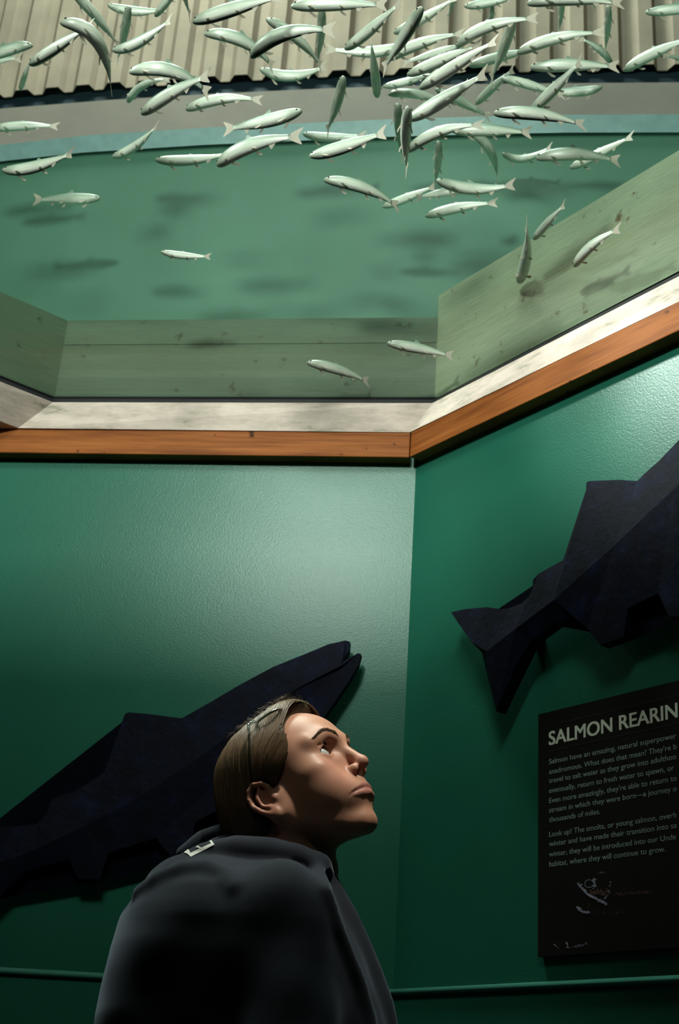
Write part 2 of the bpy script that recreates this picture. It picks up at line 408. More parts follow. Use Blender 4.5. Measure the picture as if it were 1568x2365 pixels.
carved('carved_salmon', L_up, L_lo, L_rg, CW, NL, DL, 0.02, 0.02, 0.006,
       'dark navy carved wooden salmon with open jaws on the wall behind the person')
R_up = [(1041, 1414), (1072, 1407), (1125, 1402), (1156, 1407), (1177, 1404), (1205, 1393), (1226, 1374), (1237, 1363), (1230, 1353), (1231, 1339), (1244, 1325), (1272, 1309), (1300, 1294), (1335, 1260), (1366, 1224), (1352, 1222), (1350, 1208), (1354, 1115), (1360, 1111), (1429, 1108), (1471, 1111), (1488, 1094), (1520, 1066), (1568, 1016), (1640, 940), (1760, 840), (1900, 770), (1985, 748)]
R_lo = [(1990, 800), (1930, 900), (1820, 1060), (1720, 1200), (1640, 1300), (1600, 1330), (1590, 1420), (1545, 1425), (1520, 1370), (1450, 1405), (1440, 1470), (1385, 1490), (1355, 1450), (1330, 1418), (1280, 1440), (1225, 1480), (1190, 1540), (1146, 1643), (1125, 1559), (1113, 1507)]
R_rg = [(1086, 1466), (1130, 1510), (1200, 1458), (1290, 1390), (1430, 1265), (1568, 1134), (1720, 990), (1860, 870)]
R_rg = [(1100, 1487), (1135, 1508)] + R_rg[2:]
carved('carved_salmon', R_up, R_lo, R_rg, CW, NR, DR, 0.028, 0.022, 0.012,
       'dark navy carved wooden salmon with broad tail above the black sign')

# ---------------------------------------------------------------- sign
SP0 = CW + NR * 0.012
def onsign(x, y): p = onplane(x, y, SP0, NR); return np.array([(p - SP0) @ DR, p[2]])
tl = onsign(1243, 1650); ub = tl[0]; zt_ = tl[1]; zb_ = onsign(1238, 2210)[1]
wid = (onsign(1563, 1640)[0] - onsign(1268, 1705)[0]) * 14.0 / 13.0 + 2 * (onsign(1268, 1705)[0] - ub)
sg = thing('wall_sign', SP0 + DR * (ub + wid / 2) + zz * (zb_ + zt_) / 2, 'black text panel headed SALMON REARING on the right green wall', 'sign')
slab('panel', SP0, DR, NR, ub, ub + wid, zb_, zt_, 0.012, MT['sign'], None, sg)
def text(s, u, z, size, mat, name, fitw=None, bold=0.0):
    cu = bpy.data.curves.new(name, 'FONT'); cu.body = s; cu.size = size; cu.extrude = 0.0004; cu.offset = 0
    to = bpy.data.objects.new(name, cu); COL.objects.link(to)
    dg = bpy.context.evaluated_depsgraph_get(); dg.update()
    me = bpy.data.meshes.new_from_object(to.evaluated_get(dg)); bpy.data.objects.remove(to)
    co = np.array([v.co[:] for v in me.vertices])
    sx = fitw / (co[:, 0].max() - co[:, 0].min()) if fitw else 1.0
    co[:, 0] = (co[:, 0] - co[:, 0].min()) * sx
    org = WPOS[sg.name]
    wpt = SP0[None] + DR[None] * (u + co[:, 0:1]) + zz[None] * (z + co[:, 1:2]) + NR[None] * (co[:, 2:3] * 0.3 + 0.0002) - org[None]
    for v, p in zip(me.vertices, wpt): v.co = p
    me.materials.clear(); me.materials.append(mat)
    if bold:      # heavier strokes: the letters repeated a hair apart
        bm = bmesh.new(); bm.from_mesh(me); src = list(bm.verts) + list(bm.edges) + list(bm.faces)
        for k_, (ax, ay_) in enumerate(((1, 0.6), (-1, 0.6), (1, -0.6), (-1, -0.6))):
            dv = DR * (ax * bold) + zz * (ay_ * bold) - NR * (0.00004 * (k_ + 1))
            rr_ = bmesh.ops.duplicate(bm, geom=src); bmesh.ops.translate(bm, verts=[e for e in rr_['geom'] if isinstance(e, bmesh.types.BMVert)], vec=Vector(dv))
        bm.to_mesh(me); bm.free()
    o = bpy.data.objects.new(name, me); COL.objects.link(o); o.parent = sg; return sx
um = onsign(1268, 1705)[0]
def zl_(y): return onsign(1268, y)[1]
capz = zl_(1689) - zl_(1721)
text('SALMON REARIN', um, zl_(1721), capz / 0.72, MT['ink'], 'title', onsign(1564, 1640)[0] - um, capz * 0.03)
# width of one measured line fixes the letter width of all
lines = [(1765, 'Salmon have an amazing, natural superpower'), (1788, "anadromous. What does that mean? They're b"), (1809, 'travel to salt water as they grow into adulthoo'),
         (1832, 'eventually, return to fresh water to spawn, or'), (1855, "Even more amazingly, they're able to return to"), (1877, 'stream in which they were born\u2014a journey o'), (1899, 'thousands of miles.'),
         (1933, 'Look up! The smolts, or young salmon, overh'), (1955, 'winter and have made their transition into sa'), (1979, 'winter, they will be introduced into our Unde'), (2002, 'habitat, where they will continue to grow.')]
ends = [1562, 1562, 1561, 1556, 1562, 1562, 1386, 1561, 1562, 1560, 1536]
for (y, s), ex in zip(lines, ends):
    sz = (zl_(1788) - zl_(1809)) * 0.80
    text(s, um, zl_(y), sz, MT['ink2'], 'text_line', onsign(ex, y - 0.245 * (ex - 1268))[0] - um)
for y, e_ in ((1676, 1560), (1735, 1560)):     # thin rules above and below the title
    slab('rule', SP0 + NR * 0.0004, DR, NR, um, ub + wid - 0.02, zl_(y) - 0.0006, zl_(y) + 0.0006, 0.0004, simple('dim_rule_ink', srgb(48, 52, 60), 0.7, 0.2), None, sg)
# printed picture on the panel: a dim open-mouthed fish head, and a smaller scrap below
def sign_stroke(pts, w, mat, name):
    q = [SP0 + DR * a[0] + zz * a[1] + NR * 0.0008 for a in (onsign(*p) for p in pts)]
    P = np.array(q); T = np.gradient(P, axis=0); T /= np.linalg.norm(T, axis=1)[:, None]; S = np.cross(T, NR)
    ww = np.array([w * (0.35 + 0.65 * math.sin(math.pi * (i + 0.6) / (len(P) + 0.2))) for i in range(len(P))])[:, None]
    v = list(P + S * ww) + list(P - S * ww); n = len(P); return v, [(i, i + 1, n + i + 1, n + i) for i in range(n - 1)]
MT['print'] = simple('dim_printed_scales', srgb(160, 160, 184), 0.7, 0.2, 0.35, 160)
MT['print2'] = simple('dim_printed_red', srgb(112, 82, 76), 0.7, 0.2, 0.35, 160)
_rg = random.Random(4)
def speckle(mb, pts, w, size, count):
    """scatter small flat scales along a pixel polyline on the panel"""
    P = np.array(pts, float); d = np.r_[0, np.cumsum(np.linalg.norm(np.diff(P, axis=0), axis=1))]
    for k in range(count):
        t = _rg.random() * d[-1]; x = np.interp(t, d, P[:, 0]) + _rg.gauss(0, w); y = np.interp(t, d, P[:, 1]) + _rg.gauss(0, w)
        a = onsign(x, y); rr = size * _rg.uniform(0.5, 1.3); st = _rg.uniform(1.0, 2.0); an = _rg.uniform(-0.6, 0.2)
        v = []
        for q in range(7):
            e = 2 * math.pi * q / 7; cx_, cy_ = rr * st * math.cos(e), rr * math.sin(e)
            v.append(SP0 + DR * (a[0] + cx_ * math.cos(an) - cy_ * math.sin(an)) + zz * (a[1] + cx_ * math.sin(an) + cy_ * math.cos(an)) + NR * (0.0006 + 0.000004 * k))
        mb.add(v, [tuple(range(7))])
ringpts = [(1361 + 10 * math.cos(a), 2041 + 9 * math.sin(a)) for a in np.linspace(0, 2 * math.pi, 20)]
pic = MB()
for pts, w in (([(1334, 2040), (1345, 2053), (1358, 2066), (1374, 2074), (1390, 2082), (1402, 2088)], 0.0016), ([(1332, 2094), (1338, 2102), (1348, 2106), (1362, 2108)], 0.0013), (ringpts, 0.0005)):
    pic.add(*sign_stroke(pts, w, None, ''))
speckle(pic, [(1335, 2040), (1358, 2066), (1402, 2088)], 1.6, 0.0011, 70); speckle(pic, [(1332, 2094), (1348, 2106), (1362, 2108)], 1.6, 0.0010, 34)
speckle(pic, [(1372, 2030), (1375, 2042), (1371, 2052)], 1.5, 0.0010, 26); speckle(pic, [(1411, 2036), (1409, 2056), (1398, 2076), (1380, 2084)], 1.2, 0.0007, 36)
speckle(pic, [(1372, 2020), (1390, 2014), (1402, 2018)], 1.2, 0.0005, 12)
o_ = obj('printed_fish_head', pic.v, pic.f, MT['print'], sg); tag(o_, kind='stuff')
pic = MB()
speckle(pic, [(1362, 2066), (1385, 2058), (1405, 2064)], 4.0, 0.0010, 60); speckle(pic, [(1420, 2066), (1450, 2064), (1500, 2060)], 3.0, 0.0007, 70)
speckle(pic, [(1357, 2080), (1360, 2092), (1357, 2100)], 1.0, 0.0005, 12); speckle(pic, [(1366, 2108), (1400, 2110), (1450, 2106)], 2.0, 0.0005, 34)
o_ = obj('printed_fish_flank', pic.v, pic.f, MT['print2'], sg); tag(o_, kind='stuff')
pic = MB()
speckle(pic, [(1280, 2180), (1290, 2190)], 1.0, 0.0006, 14); speckle(pic, [(1309, 2175), (1311, 2190)], 1.0, 0.0009, 18); speckle(pic, [(1318, 2187), (1340, 2185), (1354, 2180)], 1.6, 0.0007, 26)
o_ = obj('printed_fish_scrap', pic.v, pic.f, MT['print'], sg); tag(o_, kind='stuff')

# ---------------------------------------------------------------- the young salmon in the tank
def fish_mat():
    m = Mat('silver_fish_skin'); uv = m.n.new('ShaderNodeTexCoord'); sp = m.n.new('ShaderNodeSeparateXYZ'); m.link(uv.outputs['UV'], sp.inputs[0])
    # v runs belly 0 -> back 1
    c = m.ramp(sp.outputs[1], [(0.0, srgb(236, 238, 226)), (0.42, srgb(206, 214, 198)), (0.60, srgb(176, 190, 172)), (0.76, srgb(120, 146, 126)), (0.92, srgb(66, 92, 80))])
    # fine streaks along the body, a duller head
    mp = m.n.new('ShaderNodeMapping'); mp.inputs['Scale'].default_value = (5, 38, 1); m.link(uv.outputs['UV'], mp.inputs[0])
    n = m.noise(mp.outputs[0], 1.0, 4, 0.6)
    c1 = m.mix(m.ramp(n, [(0.42, (0, 0, 0, 1)), (0.70, (0.55, 0.55, 0.55, 1))]), c, srgb(104, 128, 108))
    hd = m.ramp(sp.outputs[0], [(0.0, (0.65, 0.65, 0.65, 1)), (0.13, (0.45, 0.45, 0.45, 1)), (0.20, (0, 0, 0, 1))])
    c2 = m.mix(hd, c1, srgb(112, 126, 104))
    m.set(c2, 0.33, 0.6); m.bump(n, 0.1, 0.001); return m.m
def fin_mat():
    m = Mat('pale_translucent_fin'); m.set(srgb(214, 206, 192), 0.5, 0.3)
    tr = m.n.new('ShaderNodeBsdfTransparent'); tl_ = m.n.new('ShaderNodeBsdfTranslucent'); tl_.inputs[0].default_value = srgb(220, 214, 200)
    m1 = m.n.new('ShaderNodeMixShader'); m1.inputs[0].default_value = 0.45; m2 = m.n.new('ShaderNodeMixShader'); m2.inputs[0].default_value = 0.25
    m.link(m.b.outputs[0], m1.inputs[1]); m.link(tl_.outputs[0], m1.inputs[2]); m.link(m1.outputs[0], m2.inputs[1]); m.link(tr.outputs[0], m2.inputs[2]); m.link(m2.outputs[0], m.out.inputs[0]); return m.m
MT['fish'] = fish_mat(); MT['fin'] = fin_mat(); MT['tailfin'] = MT['fin']
MT['eye'] = simple('dark_fish_eye', srgb(20, 26, 26), 0.15, 0.6)
MT['dorsal'] = simple('grey_green_fin', srgb(120, 140, 122), 0.5, 0.3)

def make_fish(head, mid, tail, label, group, LF=0.172, zfix=None, roll=0.0):
    a, b, c = (onz(*p, CAM[2] + 1.0) - CAM for p in (head, mid, tail))
    chord = np.linalg.norm(a - b) + np.linalg.norm(b - c)
    h = LF / chord
    z = zfix if zfix else min(max(CAM[2] + h, 2.56), 3.30)
    s = z - CAM[2]
    A, B, Cc = CAM + a * s, CAM + b * s, CAM + c * s
    k = 2 * B - 0.5 * (A + Cc)                                   # control point of the parabola through the middle
    ts = np.linspace(0, 1, 40); P = ((1 - ts) ** 2)[:, None] * A + (2 * ts * (1 - ts))[:, None] * k + (ts ** 2)[:, None] * Cc
    ds = np.r_[0, np.cumsum(np.linalg.norm(np.diff(P, axis=0), axis=1))]; L = ds[-1]
    def at(u):
        u = np.asarray(u, float); return np.stack([np.interp(u * L, ds, P[:, i]) for i in range(3)], -1)
    def frame(u):
        t = at(min(u + 0.02, 1)) - at(max(u - 0.02, 0)); t /= np.linalg.norm(t)
        sd = np.cross(t, zz); sd /= np.linalg.norm(sd); up = np.cross(sd, t)
        cr, sr = math.cos(roll), math.sin(roll)
        return t, sd * cr + up * sr, up * cr - sd * sr
    US = np.array([0, .012, .03, .06, .11, .18, .27, .37, .47, .57, .66, .74, .80, .85, .88])
    HT = np.array([.004, .022, .036, .052, .069, .083, .092, .095, .092, .083, .069, .053, .042, .036, .036]) * 0.86
    WD = np.array([.004, .020, .030, .040, .049, .055, .057, .056, .052, .045, .035, .024, .016, .011, .007])
    n = 16; v = []; uvv = []
    for u, hh, ww in zip(US, HT, WD):
        p = at(u); t, sd, up = frame(u)
        for q in range(n):
            an = 2 * math.pi * q / n; ca, sa = math.cos(an), math.sin(an)
            yy = sa * hh * (1.0 if sa > 0 else 1.08)
            v.append(p + L * (sd * ca * ww * (abs(ca) ** -0.15 if abs(ca) > .01 else 1) + up * yy)); uvv.append((u, 0.5 + 0.5 * sa))
    f = [(i * n + q, i * n + (q + 1) % n, (i + 1) * n + (q + 1) % n, (i + 1) * n + q) for i in range(len(US) - 1) for q in range(n)]
    f += [tuple(range(n - 1, -1, -1)), tuple((len(US) - 1) * n + q for q in range(n))]
    t_ = thing('salmon_smolt', B, label, 'fish', group)
    body = obj('body', v, f, MT['fish'], t_, smooth=True)
    ul = body.data.uv_layers.new(name='UVMap')
    for lp_ in body.data.loops: ul.data[lp_.index].uv = uvv[lp_.vertex_index]
    def fin(name, base_u, pts, mat, side=None, th=0.0016):
        """pts: (along, out) in body lengths; `out` along `side` direction; thin solid blade"""
        t, sd, up = frame(base_u); p0 = at(base_u)
        dirn = up if side is None else side(sd, up)
        nrm = np.cross(t, dirn); nrm /= np.linalg.norm(nrm)
        Q = [p0 + L * (t * x + dirn * y) for x, y in pts]; mb = MB()
        mb.prism([q - nrm * L * th for q in Q], [q + nrm * L * th for q in Q]); return obj(name, mb.v, mb.f, mat, t_)
    fin('tail_fin', 0.88, [(-.012, .026), (.045, .062), (.118, .098), (.122, .088), (.085, .020), (.083, 0), (.085, -.020), (.120, -.090), (.116, -.100), (.045, -.062), (-.012, -.026)], MT['tailfin'])
    fin('dorsal_fin', 0.45, [(-.05, .080), (-.035, .128), (-.028, .142), (.035, .098), (.05, .074)], MT['dorsal'])
    fin('adipose_fin', 0.74, [(-.012, .048), (.012, .072), (.022, .068), (.012, .044)], MT['dorsal'])
    fin('anal_fin', 0.70, [(-.03, -.055), (-.002, -.108), (.012, -.104), (.042, -.046)], MT['fin'])
    for sgn in (-1, 1):
        fin('pectoral_fin', 0.20, [(-.012, .072), (.015, .070), (.085, .118), (.080, .132), (.04, .122)], MT['fin'], lambda sd, up, g=sgn: (sd * g * 0.62 - up * 0.78))
        fin('pelvic_fin', 0.52, [(-.012, .070), (.012, .068), (.060, .108), (.054, .120), (.02, .110)], MT['fin'], lambda sd, up, g=sgn: (sd * g * 0.5 - up * 0.86))
        t, sd, up = frame(0.055); e = at(0.055) + L * (sd * sgn * 0.0335 + up * 0.014)
        bm = bmesh.new(); bmesh.ops.create_icosphere(bm, subdivisions=2, radius=L * 0.0125)
        me = bpy.data.meshes.new('eye'); bm.to_mesh(me); bm.free(); me.materials.append(MT['eye'])
        o = bpy.data.objects.new('eye', me); COL.objects.link(o); o.parent = t_; o.location = e - WPOS[t_.name]
        for p in me.polygons: p.use_smooth = True
    return t_

GS = 'young salmon swimming in the overhead tank'
FISH = [
 # head, mid, tail (photo pixels), label, height override
 ((68,150),(138,105),(213,56),'straight silver fish crossing over a downcurved fish near the upper left corner',None),
 ((138,53),(222,90),(256,205),'fish bent sharply downward near the upper left, tail pointing at the grey band',None),
 ((165,-20),(224,40),(275,108),'thin fish slanting down from the top edge between two fish in the upper left',None),
 ((258,116),(322,97),(396,42),'fish rising rightward with its dark head touching the foot of a steep thin fish',None),
 ((297,15),(285,85),(270,142),'dark upright fish seen end on, left of the upturned one in the upper left',None),
 ((248,11),(316,26),(388,20),'greenish fish level behind the upright one at the top left edge',None),
 ((358,38),(392,-4),(432,-48),'fish leaving the top edge, head down, at the upper left',3.15),
 ((398,-120),(418,-40),(440,40),'fish above the top edge with only its pale tail hanging into view at upper left',None),
 ((445,52),(540,20),(655,-10),'large silver fish touching the top edge left of centre, head down to the left',None),
 ((76,108),(28,112),(-70,150),'teal fish heading right at the left edge of the siding',None),
 ((-90,162),(-20,143),(52,132),'pale tail of a fish entering at the left edge below the teal fish',None),
 ((47,208),(58,173),(72,138),'small pale fish pointing down beneath the head of the straight upper left fish',None),
 ((298,168),(395,163),(484,218),'bright arched fish under the siding edge at left, tail bent down',None),
 ((296,237),(330,197),(396,183),'short fish below the bright arched one, head down to the left',None),
 ((327,264),(398,214),(486,172),'straight fish rising across the arched fish over the grey band at left',None),
 ((429,254),(515,228),(606,233),'level silver fish on the grey band left of centre',None),
 ((-15,297),(60,290),(136,292),'pale level fish on the pale blue rim at the left edge',None),
 ((4,393),(82,385),(170,350),'bright fish below the pale rim at far left, tail turned up',None),
 ((259,362),(312,338),(363,288),'fish below the rim with tail lifted straight up',None),
 ((358,369),(448,369),(532,352),'bright white level fish just under the pale rim, nose to the left',None),
 ((503,384),(578,336),(699,314),'arched fish overlapping the tail of the bright white level fish',None),
 ((471,79),(560,94),(632,157),'fish arched downward left of centre with white back on the siding',None),
 ((580,134),(655,78),(775,70),'large arched fish lying over two others left of top centre',None),
 ((614,44),(690,92),(742,156),'fish diving right behind the large arched fish left of top centre',None),
 ((743,18),(741,78),(731,152),'dark upright fish behind the diving one left of the pale siding seam',None),
 ((600,159),(676,175),(754,150),'sagging green fish under the large arched fish, level',None),
 ((671,15),(775,9),(896,12),'long level fish along the top edge just left of centre',None),
 ((796,114),(856,68),(928,2),'thick green fish rising right over the pale siding seam',None),
 ((936,104),(855,120),(752,112),'pale fish facing right behind the thick green fish at top centre',None),
 ((871,225),(865,160),(855,86),'dark upright fish, head down, just right of the pale siding seam',None),
 ((793,176),(779,235),(754,305),'single upright green fish on the grey band at centre',None),
 ((698,255),(625,277),(516,299),'fish facing right on the lower edge of the grey band left of centre',None),
 ((699,309),(765,317),(846,311),'small level fish just under the upright green fish at centre',None),
 ((714,361),(797,338),(892,304),'bright fish below the rim at centre, head down to the left',None),
 ((909,77),(985,38),(1058,-10),'silver fish at the top right of centre rising past the top edge',None),
 ((976,16),(932,86),(883,162),'thin fish slanting down left beneath the rising silver fish right of top centre',None),
 ((895,138),(972,100),(1074,76),'plump green fish right of centre, arched with its tail to the right',None),
 ((1062,108),(990,128),(930,145),'pale fish half hidden behind the plump green fish right of centre',None),
 ((1056,109),(1125,62),(1243,42),'big arched silver fish at the top right of centre with pink tail',None),
 ((940,174),(1012,142),(1112,100),'upper fish of the two parallel green fish right of centre',None),
 ((884,200),(940,188),(1010,166),'bright green fish below the two parallel green fish',None),
 ((969,205),(1050,153),(1150,90),'lower fish of the two parallel green fish right of centre',None),
 ((1083,153),(1140,135),(1240,112),'pale level fish whose tail end hides behind an arched fish at upper right',None),
 ((1194,124),(1284,88),(1396,75),'long arched fish at upper right with its head over a pale fish',None),
 ((896,219),(960,217),(1042,242),'teal fish heading left on the grey band, right of centre, behind the biggest fish',None),
 ((942,277),(1017,234),(1126,166),'biggest silver fish of the crowd, slanting across the grey band right of centre',None),
 ((918,239),(922,300),(930,364),'left one of the two dark upright fish hanging over the rim',None),
 ((943,246),(937,315),(940,396),'right one of the two dark upright fish hanging over the rim',None),
 ((942,350),(1015,304),(1118,288),'bright arched fish beside the two dark upright fish, over the rim',None),
 ((1043,303),(1130,300),(1228,306),'level fish over the rim at right of centre, head behind an arched tail',None),
 ((1012,326),(1011,375),(1002,432),'dark upright fish below the rim with its lower end at a resting fish',3),
 ((1094,313),(1133,348),(1149,414),'fish curving steeply downward with a bright back, below the rim at right',None),
 ((1160,354),(1212,366),(1274,336),'wriggling fish below the rim at right with tail turned up',None),
 ((1237,367),(1325,355),(1432,373),'bright level fish below the rim at right with forked pale tail',None),
 ((1316,388),(1381,356),(1463,312),'fish rising behind the bright level one below the rim at right',None),
 ((1005,206),(1065,235),(1132,271),'thin fish slanting down right behind the biggest fish',None),
 ((1098,241),(1140,200),(1188,158),'thin fish slanting up right, right of the biggest fish',None),
 ((1157,180),(1220,195),(1304,222),'fish heading left at the lower siding edge at right, crossed by a slanting one',3.15),
 ((1391,200),(1330,212),(1250,207),'fish facing right on the grey band at upper right',None),
 ((1225,258),(1285,200),(1344,137),'tapered green fish slanting steeply across two level fish at right',None),
 ((1139,263),(1240,263),(1352,290),'level green fish over the rim at right with pale forked tail',None),
 ((1224,157),(1312,150),(1430,154),'level fish at the lower siding edge at upper right, pale tail to the right',None),
 ((1412,146),(1382,112),(1337,87),'stubby fish pointing down right toward a pale tail at upper right',None),
 ((1405,13),(1403,65),(1396,124),'dark upright fish at upper right beside the stubby one',3.15),
 ((1440,164),(1515,120),(1612,84),'large fish rising out of the right edge of the siding',None),
 ((1640,142),(1590,136),(1528,128),'fish leaving the right edge below the large rising fish',None),
 ((1490,30),(1560,21),(1660,14),'fish cut off by the right edge near the upper right corner',None),
 ((1217,10),(1310,-2),(1440,10),'long fish lying along the top edge at upper right',None),
 ((1298,-24),(1296,25),(1290,78),'dark thin fish hanging below the long top edge fish at upper right',None),
 ((1360,-84),(1367,-25),(1376,30),'tail tip of a fish poking down from the top edge at upper right',None),
 ((1072,15),(1130,5),(1218,-18),'dark fish touching the top edge right of centre',None),
 ((1137,10),(1134,45),(1126,84),'short dark upright fish under the top edge, above the big arched silver fish',None),
 ((1186,44),(1163,110),(1132,185),'dark steep fish behind the tail of the big arched silver fish',None),
 ((1052,-64),(1046,-5),(1032,46),'pale tail hanging from the top edge right of centre',None),
 ((747,416),(838,433),(920,478),'dark backed fish in open green water at centre, nose to the upper left',None),
 ((883,478),(949,453),(1006,428),'pale fish crossing the tail of the dark backed fish in open water',3.05),
 ((1007,416),(1098,436),(1190,424),'fish with a clear forked tail in open water right of centre',None),
 ((1076,441),(1025,444),(960,458),'pale fish mostly hidden behind the fork tailed fish',2.95),
 ((982,500),(1065,478),(1150,468),'slim bright fish lowest of the open water cluster right of centre',None),
 ((1198,653),(1216,588),(1214,516),'dark fish heading down across the edge of the pale curb board',2.60),
 ((1232,553),(1265,514),(1305,470),'pale green fish rising from the dark downward fish by the curb board',2.62),
 ((1326,616),(1368,566),(1434,526),'green fish alone in front of the pale right curb board',2.53),
 ((232,458),(155,459),(77,461),'lone fish facing right in open green water at left',None),
 ((371,581),(425,590),(487,592),'small blurred fish low in the middle of the green water',2.64),
 ((893,793),(965,804),(1047,823),'thin fish in front of the back curb, the right and higher one',2.48),
 ((708,838),(780,853),(852,883),'thin fish in front of the back curb, the left and lower one',2.468),
]
random.seed(5)
for fi in FISH:
    make_fish(fi[0], fi[1], fi[2], fi[3], GS, LF=random.uniform(0.164, 0.18), zfix=fi[4], roll=random.uniform(-0.15, 0.25))

# ---------------------------------------------------------------- person
def nets(F, gx, gy, gz):
    """surface nets on a rectilinear grid: F<0 inside -> verts, quads"""
    S = F < 0
    c = [(i, j, k) for i in (0, 1) for j in (0, 1) for k in (0, 1)]
    nx, ny, nz = F.shape
    sub = lambda A, o: A[o[0]:nx - 1 + o[0], o[1]:ny - 1 + o[1], o[2]:nz - 1 + o[2]]
    tot = sum(sub(S, o).astype(np.int8) for o in c)
    act = (tot > 0) & (tot < 8)
    idx = np.full(act.shape, -1, np.int64); ii = np.argwhere(act); idx[act] = np.arange(len(ii))
    acc = np.zeros((len(ii), 3)); cnt = np.zeros(len(ii))
    g = (gx, gy, gz)
    pos = lambda o: np.stack([g[a][ii[:, a] + o[a]] for a in range(3)], -1)
    val = lambda o: F[ii[:, 0] + o[0], ii[:, 1] + o[1], ii[:, 2] + o[2]].astype(float)
    for a in range(3):
        for o in c:
            if o[a]: continue
            o2 = tuple(1 if q == a else o[q] for q in range(3))
            v0, v1 = val(o), val(o2); m = (v0 < 0) != (v1 < 0)
            t = np.where(m, v0 / np.where(m, v0 - v1, 1), 0)
            p = pos(o) + (pos(o2) - pos(o)) * t[:, None]
            acc[m] += p[m]; cnt[m] += 1
    V = acc / cnt[:, None]
    faces = []
    for a in range(3):
        b_, c_ = [(1, 2), (2, 0), (0, 1)][a]
        sl0 = [slice(None)] * 3; sl1 = [slice(None)] * 3
        sl0[a] = slice(0, -1); sl1[a] = slice(1, None)
        D = S[tuple(sl0)].astype(np.int8) - S[tuple(sl1)].astype(np.int8)
        e = np.argwhere(D != 0)
        e = e[(e[:, b_] > 0) & (e[:, c_] > 0) & (e[:, b_] < F.shape[b_] - 1) & (e[:, c_] < F.shape[c_] - 1)]
        s = D[e[:, 0], e[:, 1], e[:, 2]]
        def at_(db, dc):
            q = e.copy(); q[:, b_] -= db; q[:, c_] -= dc; return idx[q[:, 0], q[:, 1], q[:, 2]]
        Q = np.stack([at_(1, 1), at_(0, 1), at_(0, 0), at_(1, 0)], -1)
        Q[s < 0] = Q[s < 0][:, ::-1]; faces.append(Q)
    return V, np.concatenate(faces)
def smin(a, b, k):
    h = np.clip(0.5 + 0.5 * (b - a) / k, 0, 1); return b + (a - b) * h - k * h * (1 - h)
def smax(a, b, k): return -smin(-a, -b, k)
class G:
    """points as three float32 arrays"""
    def __init__(s, x, y, z): s.x, s.y, s.z = x, y, z
    def ell(s, c, r):
        dx, dy, dz = (s.x - c[0]) / r[0], (s.y - c[1]) / r[1], (s.z - c[2]) / r[2]
        k0 = np.sqrt(dx * dx + dy * dy + dz * dz); k1 = np.sqrt((dx / r[0]) ** 2 + (dy / r[1]) ** 2 + (dz / r[2]) ** 2)
        return k0 * (k0 - 1) / np.maximum(k1, 1e-9)
    def sph(s, c, r): return np.sqrt((s.x - c[0]) ** 2 + (s.y - c[1]) ** 2 + (s.z - c[2]) ** 2) - r
    def cap(s, a, b, ra, rb=None):
        rb = ra if rb is None else rb
        a = np.asarray(a, float); b = np.asarray(b, float); d = b - a; L2 = float(d @ d)
        t = np.clip(((s.x - a[0]) * d[0] + (s.y - a[1]) * d[1] + (s.z - a[2]) * d[2]) / L2, 0, 1)
        return np.sqrt((s.x - a[0] - t * d[0]) ** 2 + (s.y - a[1] - t * d[1]) ** 2 + (s.z - a[2] - t * d[2]) ** 2) - (ra + (rb - ra) * t)
    def chain(s, pts, rs, k=None):
        o = None
        rs = [rs] * len(pts) if isinstance(rs, (int, float)) else rs
        for i in range(len(pts) - 1):
            d = s.cap(pts[i], pts[i + 1], rs[i], rs[i + 1]); o = d if o is None else (np.minimum(o, d) if not k else smin(o, d, k))
        return o

HY, HP, HR = math.radians(-33.2), math.radians(30.6), math.radians(6.9)
def rotm(yaw, pit, rol):
    cy, sy, cp, sp, cr, sr = math.cos(yaw), math.sin(yaw), math.cos(pit), math.sin(pit), math.cos(rol), math.sin(rol)
    return np.array([[cy, -sy, 0], [sy, cy, 0], [0, 0, 1]]) @ np.array([[cp, 0, -sp], [0, 1, 0], [sp, 0, cp]]) @ np.array([[1, 0, 0], [0, cr, -sr], [0, sr, cr]])
HM = rotm(HY, HP, HR); HO = np.array([-0.032, 1.875, 1.466])
def h2w(p): return np.asarray(p) * 0.001 @ HM.T + HO
def w2h(p): return (np.asarray(p) - HO) @ HM * 1000
def atY(x, y, Y): d = ray(x, y); return CAM + d * (Y / d[1])
NB = atY(668, 2010, 1.885)                       # base of the neck
nb = w2h(NB)
EYE = np.array([74.5, 31.5, 18.5]); ER = 12.0

